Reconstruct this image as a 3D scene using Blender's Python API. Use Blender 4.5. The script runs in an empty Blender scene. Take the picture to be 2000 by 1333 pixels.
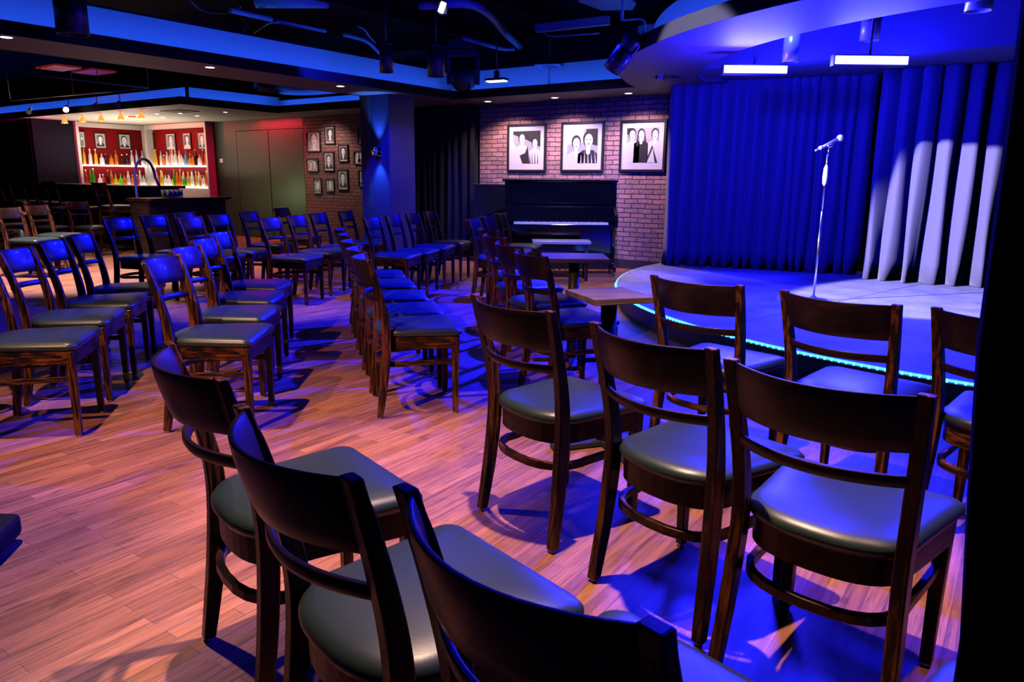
import bpy, bmesh, math, random
from mathutils import Vector, Matrix
random.seed(7)
S = bpy.context.scene
COL = S.collection
PI = math.pi

# ---------------------------------------------------------------- camera
F, P, RL, A, H = 1440.77, 0.216188, -0.0102810, 0.610806, 1.25
def _axes():
    f = Vector((0, math.cos(P), -math.sin(P))); r = Vector((1, 0, 0)); d = f.cross(r)
    r2 = math.cos(RL)*r + math.sin(RL)*d; d2 = -math.sin(RL)*r + math.cos(RL)*d
    M = Matrix.Rotation(A, 3, 'Z')
    return M @ r2, M @ d2, M @ f
CR, CD, CF = _axes()
cam = bpy.data.cameras.new('camera'); co = bpy.data.objects.new('camera', cam); COL.objects.link(co)
cam.sensor_width = 36; cam.lens = F/2000*36; cam.clip_start = .05; cam.clip_end = 100
m = Matrix((CR, -CD, -CF)).transposed().to_4x4(); m.translation = (0, 0, H); co.matrix_world = m
S.camera = co
def ray(x, y): return CF + CR*((x-1000)/F) + CD*((y-666.5)/F)
def atz(x, y, z):
    d = ray(x, y); return d*((z-H)/d.z) + Vector((0, 0, H))
def aty(x, y, Y):
    d = ray(x, y); return d*(Y/d.y) + Vector((0, 0, H))
def atx(x, y, X):
    d = ray(x, y); return d*(X/d.x) + Vector((0, 0, H))

S.view_settings.view_transform = 'Standard'; S.view_settings.look = 'None'
S.cycles.diffuse_bounces = 0; S.cycles.glossy_bounces = 2; S.cycles.caustics_reflective = False
S.view_settings.exposure = 0; S.view_settings.gamma = 1; S.view_settings.use_curve_mapping = False
w = bpy.data.worlds.new('world'); S.world = w; w.use_nodes = True
w.node_tree.nodes['Background'].inputs[0].default_value = (0.0, 0.0, 0.02, 1)
w.node_tree.nodes['Background'].inputs[1].default_value = 0.3

# ---------------------------------------------------------------- materials
def mat(name, col, rough=.5, metal=0, spec=.5, emit=None, es=0, coat=0):
    m = bpy.data.materials.new(name); m.use_nodes = True
    b = m.node_tree.nodes['Principled BSDF']
    b.inputs['Base Color'].default_value = (*col, 1); b.inputs['Roughness'].default_value = rough
    b.inputs['Metallic'].default_value = metal; b.inputs['Specular IOR Level'].default_value = spec
    if coat: b.inputs['Coat Weight'].default_value = coat; b.inputs['Coat Roughness'].default_value = .12
    if emit:
        b.inputs['Emission Color'].default_value = (*emit, 1); b.inputs['Emission Strength'].default_value = es
    return m
def N(m, t, **kw):
    n = m.node_tree.nodes.new(t)
    for k, v in kw.items():
        if k in n.inputs.keys(): n.inputs[k].default_value = v
        else: setattr(n, k, v)
    return n
def L(m, a, b): m.node_tree.links.new(a, b)
def ramp(m, fac, stops):
    r = N(m, 'ShaderNodeValToRGB'); e = r.color_ramp.elements
    while len(e) < len(stops): e.new(.5)
    for q, (p, c) in zip(e, stops): q.position = p; q.color = (*c, 1)
    L(m, fac, r.inputs[0]); return r
def bsdf(m): return m.node_tree.nodes['Principled BSDF']

def wood_mat(name, dark, light, scale, rough=.42, coat=.07, coord='Object'):
    m = mat(name, dark, rough, coat=coat, spec=.22)
    tc = N(m, 'ShaderNodeTexCoord'); mp = N(m, 'ShaderNodeMapping'); mp.inputs['Scale'].default_value = scale
    L(m, tc.outputs[coord], mp.inputs[0])
    nz = N(m, 'ShaderNodeTexNoise', Scale=1.0, Detail=6.0, Roughness=.65, Distortion=.4); L(m, mp.outputs[0], nz.inputs[0])
    r = ramp(m, nz.outputs[0], [(.46, dark), (.66, light)]); L(m, r.outputs[0], bsdf(m).inputs['Base Color'])
    bp = N(m, 'ShaderNodeBump', Strength=.15, Distance=.002); L(m, nz.outputs[0], bp.inputs['Height']); L(m, bp.outputs[0], bsdf(m).inputs['Normal'])
    return m
CH_D, CH_L = (.006, .0022, .002), (.19, .05, .014)
M_leg = wood_mat('espresso_wood_upright', CH_D, CH_L, (70, 70, 5))
M_rail = wood_mat('espresso_wood_rail', (.007, .002, .002), (.02, .006, .005), (5, 60, 60))
M_side = wood_mat('espresso_wood_apron', CH_D, CH_L, (9, 9, 70))
M_bar = wood_mat('dark_bar_wood', (.008, .003, .003), (.025, .009, .006), (6, 6, 40))
M_vinyl = mat('black_vinyl', (.015, .027, .027), .38, spec=.5)
b_ = N(M_vinyl, 'ShaderNodeTexNoise', Scale=220.0, Detail=3.0); tc_ = N(M_vinyl, 'ShaderNodeTexCoord'); L(M_vinyl, tc_.outputs['Object'], b_.inputs[0])
bb = N(M_vinyl, 'ShaderNodeBump', Strength=.12, Distance=.001); L(M_vinyl, b_.outputs[0], bb.inputs['Height']); L(M_vinyl, bb.outputs[0], bsdf(M_vinyl).inputs['Normal'])
M_glide = mat('nickel_glide', (.6, .6, .6), .3, .9)
M_black = mat('matte_black', (.006, .006, .007), .8, spec=.15)
M_blackmetal = mat('black_metal', (.02, .02, .022), .45)
M_frame = mat('black_frame', (.015, .014, .014), .4)
M_gloss = mat('piano_lacquer', (.004, .004, .006), .08, coat=.6)
M_fabricblack = mat('black_drape', (.012, .012, .016), .95, spec=.1)
M_white = mat('off_white', (.8, .77, .72), .5)
M_mount = mat('mount_board', (.6, .57, .56), .7)
M_chrome = mat('chrome', (.75, .75, .78), .18, 1)
M_grey = mat('grey_metal', (.25, .25, .27), .4, .6)
M_fascia = mat('cove_fascia_paint', (.65, .65, .65), .7)
M_soffit = mat('soffit_paint', (.13, .1, .1), .65)
M_dkwall = mat('dark_wall_paint', (.04, .038, .042), .7)
M_ceil = mat('black_ceiling_paint', (.004, .004, .005), .9, spec=.05)
M_pipe = mat('painted_pipe', (.5, .5, .55), .5)
M_table = wood_mat('laminate_table', (.09, .05, .045), (.2, .12, .1), (3, 30, 30), rough=.3)

# floor boards running along Y
M_floor = mat('oak_floor', (.4, .16, .09), .42)
tc = N(M_floor, 'ShaderNodeTexCoord'); mp = N(M_floor, 'ShaderNodeMapping'); mp.inputs['Rotation'].default_value = (0, 0, PI/2)
L(M_floor, tc.outputs['Object'], mp.inputs[0])
br = N(M_floor, 'ShaderNodeTexBrick'); L(M_floor, mp.outputs[0], br.inputs[0])
br.offset = .37; br.squash = 1
for k, v in dict(Scale=1.0).items(): br.inputs[k].default_value = v
br.inputs['Brick Width'].default_value = .48; br.inputs['Row Height'].default_value = .056
br.inputs['Mortar Size'].default_value = .0012; br.inputs['Mortar Smooth'].default_value = .3; br.inputs['Bias'].default_value = 0
br.inputs['Color1'].default_value = (.4, .165, .085, 1); br.inputs['Color2'].default_value = (.24, .09, .052, 1); br.inputs['Mortar'].default_value = (.1, .05, .05, 1)
mp2 = N(M_floor, 'ShaderNodeMapping'); mp2.inputs['Scale'].default_value = (44, 2.4, 1); L(M_floor, tc.outputs['Object'], mp2.inputs[0])
nz = N(M_floor, 'ShaderNodeTexNoise', Scale=1.3, Detail=7.0, Roughness=.7, Distortion=.8); L(M_floor, mp2.outputs[0], nz.inputs[0])
r1 = ramp(M_floor, nz.outputs[0], [(.32, (.3, .25, .32)), (.47, (.8, .78, .8)), (.68, (1.3, 1.25, 1.15))])
mx = N(M_floor, 'ShaderNodeMix', data_type='RGBA', blend_type='MULTIPLY'); mx.inputs['Factor'].default_value = 1
L(M_floor, br.outputs['Color'], mx.inputs['A']); L(M_floor, r1.outputs[0], mx.inputs['B'])
mp3 = N(M_floor, 'ShaderNodeMapping'); mp3.inputs['Scale'].default_value = (9, 4, 1); L(M_floor, tc.outputs['Object'], mp3.inputs[0])
n3 = N(M_floor, 'ShaderNodeTexNoise', Scale=1.6, Detail=3.0); L(M_floor, mp3.outputs[0], n3.inputs[0])
r3 = ramp(M_floor, n3.outputs[0], [(.27, (.35, .35, .42)), (.36, (1, 1, 1))])
mx2 = N(M_floor, 'ShaderNodeMix', data_type='RGBA', blend_type='MULTIPLY'); mx2.inputs['Factor'].default_value = .6
L(M_floor, mx.outputs['Result'], mx2.inputs['A']); L(M_floor, r3.outputs[0], mx2.inputs['B'])
L(M_floor, mx2.outputs['Result'], bsdf(M_floor).inputs['Base Color'])
bp = N(M_floor, 'ShaderNodeBump', Strength=.25, Distance=.002); L(M_floor, nz.outputs[0], bp.inputs['Height']); L(M_floor, bp.outputs[0], bsdf(M_floor).inputs['Normal'])

def brick_mat(name, c1, c2, mortar, wid=.215, row=.067):
    m = mat(name, c1, .85, spec=.25)
    tc = N(m, 'ShaderNodeTexCoord'); sx = N(m, 'ShaderNodeSeparateXYZ'); L(m, tc.outputs['Object'], sx.inputs[0])
    cx = N(m, 'ShaderNodeCombineXYZ'); L(m, sx.outputs['X'], cx.inputs['X']); L(m, sx.outputs['Z'], cx.inputs['Y'])
    nw = N(m, 'ShaderNodeTexNoise', Scale=5.0, Detail=3.0); L(m, tc.outputs['Object'], nw.inputs[0])
    vm = N(m, 'ShaderNodeVectorMath', operation='MULTIPLY_ADD'); vm.inputs[1].default_value = (.03, .022, 0); L(m, nw.outputs['Color'], vm.inputs[0]); L(m, cx.outputs[0], vm.inputs[2])
    br = N(m, 'ShaderNodeTexBrick'); L(m, vm.outputs[0], br.inputs[0])
    br.inputs['Scale'].default_value = 1; br.inputs['Brick Width'].default_value = wid; br.inputs['Row Height'].default_value = row
    br.inputs['Mortar Size'].default_value = .007; br.inputs['Mortar Smooth'].default_value = .35; br.inputs['Bias'].default_value = -.1
    br.inputs['Color1'].default_value = (*c1, 1); br.inputs['Color2'].default_value = (*c2, 1); br.inputs['Mortar'].default_value = (*mortar, 1)
    nz = N(m, 'ShaderNodeTexNoise', Scale=38.0, Detail=5.0, Roughness=.7); L(m, tc.outputs['Object'], nz.inputs[0])
    r = ramp(m, nz.outputs[0], [(.3, (.55, .55, .58)), (.65, (1.15, 1.1, 1.05))])
    mx = N(m, 'ShaderNodeMix', data_type='RGBA', blend_type='MULTIPLY'); mx.inputs['Factor'].default_value = 1
    L(m, br.outputs['Color'], mx.inputs['A']); L(m, r.outputs[0], mx.inputs['B']); L(m, mx.outputs['Result'], bsdf(m).inputs['Base Color'])
    ad = N(m, 'ShaderNodeMath', operation='MULTIPLY_ADD'); L(m, br.outputs['Fac'], ad.inputs[0]); ad.inputs[1].default_value = -1.6; L(m, nz.outputs[0], ad.inputs[2])
    bp = N(m, 'ShaderNodeBump', Strength=.9, Distance=.012); L(m, ad.outputs[0], bp.inputs['Height']); L(m, bp.outputs[0], bsdf(m).inputs['Normal'])
    return m
M_brick = brick_mat('aged_brick', (.6, .32, .27), (.36, .22, .22), (.09, .05, .07))
M_brick2 = brick_mat('small_red_brick', (.34, .17, .14), (.22, .13, .12), (.12, .08, .06), .19, .062)

M_stage = mat('stage_deck', (.32, .33, .38), .5)
tc = N(M_stage, 'ShaderNodeTexCoord'); nz = N(M_stage, 'ShaderNodeTexNoise', Scale=3.5, Detail=8.0, Roughness=.65); L(M_stage, tc.outputs['Object'], nz.inputs[0])
r = ramp(M_stage, nz.outputs[0], [(.35, (.22, .22, .26)), (.65, (.4, .4, .44))]); L(M_stage, r.outputs[0], bsdf(M_stage).inputs['Base Color'])
M_stageface = mat('stage_riser', (.03, .03, .035), .5)
M_curtain = mat('velour_curtain', (.16, .15, .2), .95, spec=.05)
bsdf(M_curtain).inputs['Sheen Weight'].default_value = .35
tc = N(M_curtain, 'ShaderNodeTexCoord'); nz = N(M_curtain, 'ShaderNodeTexNoise', Scale=60.0, Detail=4.0); L(M_curtain, tc.outputs['Object'], nz.inputs[0])
bp = N(M_curtain, 'ShaderNodeBump', Strength=.2, Distance=.004); L(M_curtain, nz.outputs[0], bp.inputs['Height']); L(M_curtain, bp.outputs[0], bsdf(M_curtain).inputs['Normal'])
M_redwall = mat('red_bar_panel', (.16, .004, .004), .8, spec=.1)
M_panel = mat('brushed_panel', (.17, .17, .14), .45, .35)
tc = N(M_panel, 'ShaderNodeTexCoord'); mp = N(M_panel, 'ShaderNodeMapping'); mp.inputs['Scale'].default_value = (40, 40, 2); L(M_panel, tc.outputs['Object'], mp.inputs[0])
nz = N(M_panel, 'ShaderNodeTexNoise', Scale=3.0, Detail=3.0); L(M_panel, mp.outputs[0], nz.inputs[0])
r = ramp(M_panel, nz.outputs[0], [(.3, (.034, .042, .028)), (.7, (.058, .07, .048))]); L(M_panel, r.outputs[0], bsdf(M_panel).inputs['Base Color'])
M_slat = mat('slatted_bar_ceiling', (.5, .45, .38), .6)
tc = N(M_slat, 'ShaderNodeTexCoord'); wv = N(M_slat, 'ShaderNodeTexWave', Scale=2.2, bands_direction='Y'); L(M_slat, tc.outputs['Object'], wv.inputs[0])
r = ramp(M_slat, wv.outputs[0], [(.05, (.12, .1, .08)), (.2, (.55, .5, .42))]); L(M_slat, r.outputs[0], bsdf(M_slat).inputs['Base Color'])
M_ledblue = mat('blue_led_strip', (.1, .2, .9), .5, emit=(.02, .11, 1), es=22)
M_ledbar = mat('led_bar_lens', (.6, .6, 1), .4, emit=(.03, .028, 1), es=38)
M_ledwarm = mat('downlight_lens', (.9, .8, .7), .4, emit=(1, .75, .75), es=6)
M_ledwhite = mat('white_led_panel', (.9, .9, 1), .4, emit=(.9, .85, 1), es=5)
M_rope = mat('cyan_led_rope', (.3, .6, .7), .4, emit=(.07, .4, 1), es=2.2)
M_shelf = mat('backlit_shelf', (.9, .85, .8), .5, emit=(1, .88, .8), es=4.5)
M_shade = mat('amber_glass_shade', (.9, .3, .1), .3, emit=(1, .09, .01), es=5)
M_redlamp = mat('red_lamp', (.5, .05, .03), .4, emit=(1, .08, .04), es=1.0)
M_trackbeam = mat('spot_lens', (1, .8, .8), .4, emit=(1, .75, .85), es=25)
M_mic = mat('mic_grille', (.8, .8, .85), .3, .6)
M_ivory = mat('ivory_keys', (.75, .75, .75), .3)
M_grey_print = {}
def grey(v):
    v = round(v, 2)
    if v not in M_grey_print: M_grey_print[v] = mat('print_grey', (v, v*.97, v*.97), .4)
    return M_grey_print[v]

# ---------------------------------------------------------------- mesh helpers
def newobj(name, bm, m, parent=None, smooth=False, bevel=0, loc=None):
    bmesh.ops.recalc_face_normals(bm, faces=bm.faces)
    me = bpy.data.meshes.new(name); bm.to_mesh(me); bm.free()
    for mm in (m if isinstance(m, (list, tuple)) else [m]): me.materials.append(mm)
    if smooth:
        for p in me.polygons: p.use_smooth = True
    o = bpy.data.objects.new(name, me); COL.objects.link(o)
    if parent: o.parent = parent
    if loc: o.location = loc
    if bevel:
        b = o.modifiers.new('bevel', 'BEVEL'); b.width = bevel; b.segments = 2; b.limit_method = 'ANGLE'
    return o
def tag(o, label, cat, group=None, kind=None):
    o['label'] = label; o['category'] = cat
    if group: o['group'] = group
    if kind: o['kind'] = kind
    return o
def empty(name, loc=(0, 0, 0), rz=0, **k):
    o = bpy.data.objects.new(name, None); COL.objects.link(o); o.location = loc; o.rotation_euler = (0, 0, rz); o.empty_display_size = .1
    return o
def box(bm, x0, x1, y0, y1, z0, z1, mi=0, M=None):
    vs = [bm.verts.new((x, y, z)) for z in (z0, z1) for x, y in ((x0, y0), (x1, y0), (x1, y1), (x0, y1))]
    if M: 
        for v in vs: v.co = M @ v.co
    for q in ((0, 1, 2, 3), (4, 5, 6, 7), (0, 1, 5, 4), (1, 2, 6, 5), (2, 3, 7, 6), (3, 0, 4, 7)):
        f = bm.faces.new([vs[i] for i in q]); f.material_index = mi
def cyl(bm, p, q, r, r2=None, n=14, cap=True, mi=0):
    p = Vector(p); q = Vector(q); r2 = r if r2 is None else r2
    d = (q-p).normalized(); u = d.orthogonal().normalized(); v = d.cross(u)
    a = [bm.verts.new(p + (u*math.cos(t)+v*math.sin(t))*r) for t in [2*PI*i/n for i in range(n)]]
    b = [bm.verts.new(q + (u*math.cos(t)+v*math.sin(t))*r2) for t in [2*PI*i/n for i in range(n)]]
    for i in range(n):
        f = bm.faces.new((a[i], a[(i+1) % n], b[(i+1) % n], b[i])); f.material_index = mi; f.smooth = True
    if cap:
        for f in (bm.faces.new(a), bm.faces.new(b)): f.material_index = mi
def tube(bm, pts, r, n=8, mi=0, cap=True):
    pts = [Vector(p) for p in pts]; rings = []; u = None
    for i, p in enumerate(pts):
        d = (pts[min(i+1, len(pts)-1)] - pts[max(i-1, 0)]).normalized()
        u = d.orthogonal().normalized() if u is None else (u - d*u.dot(d)).normalized()
        v = d.cross(u)
        rings.append([bm.verts.new(p + (u*math.cos(t)+v*math.sin(t))*r) for t in [2*PI*k/n for k in range(n)]])
    for a, b in zip(rings, rings[1:]):
        for k in range(n):
            f = bm.faces.new((a[k], a[(k+1) % n], b[(k+1) % n], b[k])); f.material_index = mi; f.smooth = True
    if cap: bm.faces.new(rings[0]).material_index = mi; bm.faces.new(rings[-1]).material_index = mi
def lathe(bm, prof, n=16, c=(0, 0), mi=0):
    rings = []
    for r, z in prof:
        rings.append([bm.verts.new((c[0]+r*math.cos(t), c[1]+r*math.sin(t), z)) for t in [2*PI*k/n for k in range(n)]])
    for a, b in zip(rings, rings[1:]):
        for k in range(n):
            f = bm.faces.new((a[k], a[(k+1) % n], b[(k+1) % n], b[k])); f.material_index = mi; f.smooth = True
    bm.faces.new(rings[0]).material_index = mi; bm.faces.new(rings[-1]).material_index = mi
def prism(bm, pts, z0, z1, mi=0):
    a = [bm.verts.new((x, y, z0)) for x, y in pts]; b = [bm.verts.new((x, y, z1)) for x, y in pts]; n = len(pts)
    for i in range(n): bm.faces.new((a[i], a[(i+1) % n], b[(i+1) % n], b[i])).material_index = mi
    bm.faces.new(a).material_index = mi; bm.faces.new(b).material_index = mi
def sweep_rect(bm, secs):
    """secs: list of 4-corner sections, joined and capped"""
    rs = [[bm.verts.new(p) for p in s] for s in secs]
    for a, b in zip(rs, rs[1:]):
        for k in range(4): bm.faces.new((a[k], a[(k+1) % 4], b[(k+1) % 4], b[k]))
    bm.faces.new(rs[0]); bm.faces.new(rs[-1])
def struct(name, bm, m, **k):
    o = newobj(name, bm, m, **k); o['kind'] = 'structure'; return o
def kids(o): return [c for c in bpy.data.objects if c.parent == o]
def copy_tree(o, table):
    def rec(s, par):
        c = s.copy(); COL.objects.link(c); c.parent = par
        for ch in table.get(s, []): rec(ch, c)
        return c
    return rec(o, None)
def table_of(root):
    t = {}
    def rec(o):
        t[o] = kids(o)
        for c in t[o]: rec(c)
    rec(root); return t

# ---------------------------------------------------------------- chair
def smooth_pts(ctrl, n):
    out = []
    c = [Vector(p) for p in ctrl]; c = [c[0]*2-c[1]] + c + [c[-1]*2-c[-2]]
    for i in range(1, len(c)-2):
        for k in range(n):
            t = k/n; p0, p1, p2, p3 = c[i-1:i+3]
            out.append(.5*((2*p1)+(p2-p0)*t+(2*p0-5*p1+4*p2-p3)*t*t+(3*p1-p0-3*p2+p3)*t**3))
    out.append(c[-2]); return out
def seat_outline(grow=0, n=18):
    """U outline of the seat: straight front, rounded back"""
    pts = []
    fx, fy = .215+grow, .205+grow
    for k in range(7):                                     # front right corner
        t = PI/2 - PI/2*k/6; pts.append((fx-.04+.04*math.cos(t), fy-.04+.04*math.sin(t)))
    bw, bd, cy = .188+grow, .15+grow, -.07
    for k in range(n+1):
        t = -PI*k/n; c, s = math.cos(t), math.sin(t); e = 2/2.5
        pts.append((bw*math.copysign(abs(c)**e, c), cy - bd*abs(s)**e))
    for k in range(7):
        t = PI - PI/2*k/6; pts.append((-fx+.04+.04*math.cos(t), fy-.04+.04*math.sin(t)))
    return pts
def make_chair(name, up=0.0, pad_mat=None):
    t = empty(name)
    # pad
    bm = bmesh.new(); prev = None
    prof = [(-.012, .43), (.004, .434), (.013, .447), (.013, .458), (.004, .470), (-.018, .478), (-.06, .484), (-.13, .489)]
    rings = []
    for g, z in prof:
        rings.append([bm.verts.new((x, y, z+up)) for x, y in (seat_outline(g) if g > -.05 else [(x*(1+g/.2), (y)*(1+g/.2)) for x, y in seat_outline(0)])])
    n = len(rings[0])
    for a, b in zip(rings, rings[1:]):
        for k in range(n): bm.faces.new((a[k], a[(k+1) % n], b[(k+1) % n], b[k]))
    bm.faces.new(rings[0]); cv = bm.verts.new((0, 0, .49+up))
    for k in range(n): bm.faces.new((rings[-1][k], rings[-1][(k+1) % n], cv))
    newobj('seat', bm, pad_mat or M_vinyl, t, smooth=True)
    # apron band
    bm = bmesh.new(); o1 = seat_outline(-.002); o2 = seat_outline(-.024)
    R = [[bm.verts.new((x, y, z+up)) for x, y in o] for o, z in ((o1, .365), (o1, .431), (o2, .431), (o2, .365))]
    for i in range(4):
        a, b = R[i], R[(i+1) % 4]
        for k in range(n): bm.faces.new((a[k], a[(k+1) % n], b[(k+1) % n], b[k]))
    newobj('seat_frame', bm, M_side, t)
    # front legs
    def leg(secs, nm='leg'):
        bm = bmesh.new(); sweep_rect(bm, secs); l = newobj(nm, bm, M_leg, t, bevel=.004); return l
    def glide(l, x, y):
        bm = bmesh.new(); cyl(bm, (x, y, 0), (x, y, .012), .011, n=10); newobj('glide', bm, M_glide, l)
    for s in (-1, 1):
        x, y = s*.19, .18; secs = []
        for z, h in ((.01, .0145), (.30+up, .018), (.43+up, .021)):
            secs.append([(x-h, y-h, z), (x+h, y-h, z), (x+h, y+h, z), (x-h, y+h, z)])
        glide(leg(secs), x, y)
        ctrl = [(s*.207, -.228, .01), (s*.197, -.198, .22+up*.5), (s*.19, -.182, .42+up), (s*.192, -.19, .55+up), (s*.2, -.222, .70+up), (s*.208, -.262, .845+up)]
        secs = []
        path = smooth_pts(ctrl, 4)
        for i, p in enumerate(path):
            f = i/(len(path)-1); hx = .0165; hy = .0155 + .0075*math.sin(PI*min(1, f*1.15)**.8)
            if f > .93: hy -= .003
            secs.append([(p.x-hx, p.y-hy, p.z), (p.x+hx, p.y-hy, p.z), (p.x+hx, p.y+hy, p.z), (p.x-hx, p.y+hy, p.z)])
        glide(leg(secs), s*.207, -.228)
    # back slats: y of post at height z
    def yp(z):
        z -= up
        return -.19-.032*(z-.55)/.15 if z < .70 else -.222-.04*(z-.70)/.145
    def slat(nm, z0, z1, th, bow, nz=4):
        bm = bmesh.new(); nx = 14; g = []
        for side in (0, 1):
            rows = []
            for j in range(nz+1):
                z = z0+(z1-z0)*j/nz; row = []
                for i in range(nx+1):
                    u = -1+2*i/nx; x = u*.194; y = yp(z)+.006-bow*(1-u*u) + (-th if side else 0)
                    e = .004 if j in (0, nz) else 0
                    row.append(bm.verts.new((x, y+(e if side else -e), z+up-up)))
                rows.append(row)
            g.append(rows)
        for rows in g:
            for j in range(nz):
                for i in range(nx): bm.faces.new((rows[j][i], rows[j][i+1], rows[j+1][i+1], rows[j+1][i]))
        for j in (0, nz):
            for i in range(nx): bm.faces.new((g[0][j][i], g[0][j][i+1], g[1][j][i+1], g[1][j][i]))
        for i in (0, nx):
            for j in range(nz): bm.faces.new((g[0][j][i], g[0][j+1][i], g[1][j+1][i], g[1][j][i]))
        o = newobj(nm, bm, M_rail, t, smooth=False, bevel=.003)
        for p in o.data.polygons: p.use_smooth = abs(p.normal.z) < .5
        return o
    slat('backrest', .708+up, .839+up, .018, .076)
    slat('back_slat', .625+up, .655+up, .02, .068, 2)
    # U stretcher
    bm = bmesh.new(); zc = .29+up; secs = []
    pth = [(.186, .17, zc), (.186, .05, zc), (.182, -.07, zc-.004)]
    for k in range(13):
        a = PI*k/12; c, s = math.cos(a), math.sin(a); e = .8
        pth.append((.182*math.copysign(abs(c)**e, c), -.08-.145*abs(s)**e, zc-.006))
    pth += [(-.182, -.07, zc-.004), (-.186, .05, zc), (-.186, .17, zc)]
    pth = [Vector(p) for p in pth]
    for i, p in enumerate(pth):
        d = (pth[min(i+1, len(pth)-1)]-pth[max(i-1, 0)]); d.z = 0; d.normalize(); nn = Vector((d.y, -d.x, 0))
        hw, hh = .0095, .0135
        secs.append([tuple(p-nn*hw+Vector((0, 0, -hh))), tuple(p+nn*hw+Vector((0, 0, -hh))), tuple(p+nn*hw+Vector((0, 0, hh))), tuple(p-nn*hw+Vector((0, 0, hh)))])
    sweep_rect(bm, secs); newobj('stretcher', bm, M_side, t, bevel=.003)
    return t
chair0 = make_chair('dining_chair'); TB = table_of(chair0)
stool0 = make_chair('bar_stool', up=.29); TBS = table_of(stool0)
used = [False, False]
def chair(x, y, az, label, group=None, stool=False):
    r0, tb, i = (stool0, TBS, 1) if stool else (chair0, TB, 0)
    o = r0 if not used[i] else copy_tree(r0, tb); used[i] = True
    o.location = (x, y, 0); o.rotation_euler = (0, 0, -math.radians(az))
    tag(o, label, 'bar stool' if stool else 'chair', group)
    return o
ORD = ['nearest', 'second', 'third', 'fourth', 'fifth', 'sixth', 'seventh']

g = 'chairs facing the stage in the right foreground'
chair(-1.34, 2.26, 17, 'dark wooden chair with pale lit seat and red-edged backrest, beside the open floor', g)
chair(-.74, 2.06, 17, 'dark wooden chair with pale lit seat and orange rear stretcher, middle of near right row', g)
chair(-.30, 1.90, 8, 'big dark chair from behind, blue vinyl seat, right end of the near right row', g)
chair(.13, 1.08, -75, 'black vinyl chair, only its seat corner showing in the bottom right corner', g)
g = 'chairs nearest the stage edge'
chair(-1.09, 3.22, 11, 'dark chair silhouetted against the blue stage, right beside the small square table', g)
chair(-.49, 3.10, 14, 'dark chair silhouetted in front of the microphone stand base and the glowing stage edge', g)
chair(.03, 3.02, 14, 'dark chair silhouetted at the right end of the front row by the stage', g)
g = 'dark chairs along the bottom of the picture'
chair(-1.45, 1.165, 17, 'dark chair seen from behind at bottom left, backrest top overlapping the orange chair legs', g)
chair(-.865, .965, 15, 'dark chair seen from behind, middle one of the three in the bottom row', g)
chair(-.385, .885, 13, 'very close dark chair back crossing the bottom centre edge of the picture', g)

g = 'row of four chairs at the left edge'
for k, (x, y) in enumerate([(-3.95, 1.58), (-4.41, 1.96), (-4.83, 2.33), (-5.25, 2.7)]):
    chair(x, y, 41, ORD[k]+ ' left edge chair, ' + ['its wide seat cut by the picture edge', 'seat with pale reflections', 'blue back and striped seat glare', 'pinkish seat behind the others'][k], g)
g = 'row of four orange-legged chairs left of centre'
for k in range(4):
    chair(-3.35-.45*k, 2.18+.405*k, 52, ORD[k]+' chair of the four left of centre, '+['orange wood front leg and apron lit warm', 'blue-lit backrest just behind the orange one', 'blue backrest with small gap showing', 'bluest backrest at its far end'][k], g)
g = 'row of five chairs in the middle of the floor'
for k, (x, y) in enumerate([(-2.72, 2.97), (-3.09, 3.27), (-3.52, 3.62), (-3.98, 4.0), (-4.43, 4.37)]):
    chair(x, y, 41, ORD[k]+' chair of the central row, '+['with orange side apron and full legs visible', 'its backrest curl right behind the first', 'backrest curl half hidden', 'backrest curl near the top of the stack of curls', 'farthest and highest curl'][k], g)
g = 'blue-lit chairs before the pillar'
for k, (x, y) in enumerate([(-5.42, 5.62), (-5.6, 6.12), (-5.8, 6.65), (-6.0, 7.2)]):
    chair(x, y, 66, ORD[k]+' of four blue-lit chairs in front of the pillar, counted from its left', g)
g = 'purple chairs before the left brick wall'
for k, (x, y) in enumerate([(-6.06, 4.84), (-6.31, 5.37), (-6.58, 5.9), (-6.8, 6.52)]):
    chair(x, y, 64, ORD[k]+' chair below the small portraits, '+['red-edged backrest and pale seat', 'blue backrest with dark seat', 'striped violet backrest', 'pink striped backrest beside the pillar'][k], g)
def atback(px, py, az):
    p = atz(px, py, .845); a = math.radians(az); return p.x+.265*math.sin(a), p.y+.265*math.cos(a)
g = 'chairs in front of the panel doors'
for k, (px, py) in enumerate([(369, 424), (425, 419), (484, 413), (548, 406)]):
    x, y = atback(px, py, 62)
    chair(x, y, 62, ['pale violet striped chair back below the lower bar counter', 'blue chair back under the right end of the lower bar counter', 'blue chair back in front of the left panel door', 'dark blue chair back in front of the right panel door'][k], g)
g = 'dim chairs in front of the bar'
for k, (px, py) in enumerate([(228, 425), (298, 420), (357, 415)]):
    x, y = atback(px, py, 62)
    chair(x, y, 62, ['dim blue chair left of the purple bent pole', 'dim blue chair right of the purple bent pole', 'dim chair hidden behind the pale violet striped chair'][k], g)
g = 'chairs round the far left tables'
for k, (px, py, az) in enumerate([(62, 465, 58), (114, 456, 58), (100, 441, 62), (8, 449, 60), (180, 441, 70)]):
    p = atz(px, py, .48)
    chair(p.x, p.y, az, ['far left chair whose white-lit seat is lowest, just above the left edge row', 'far left chair with white-lit seat, right of the lowest one', 'far left chair behind, seat lit pinkish white, below the long dark table', 'far left chair cut by the picture edge with white-lit seat', 'small white-lit chair seat right of the far left table'][k], g)
g = 'chairs left of the piano'
for k, (px, py) in enumerate([(924, 428), (952, 422), (978, 417)]):
    x, y = atback(px, py, 66)
    chair(x, y, 66, ORD[k]+' from the left of three bright blue chair backs beside the black cabinet', g)
g = 'chairs seen from behind before the piano'
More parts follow.
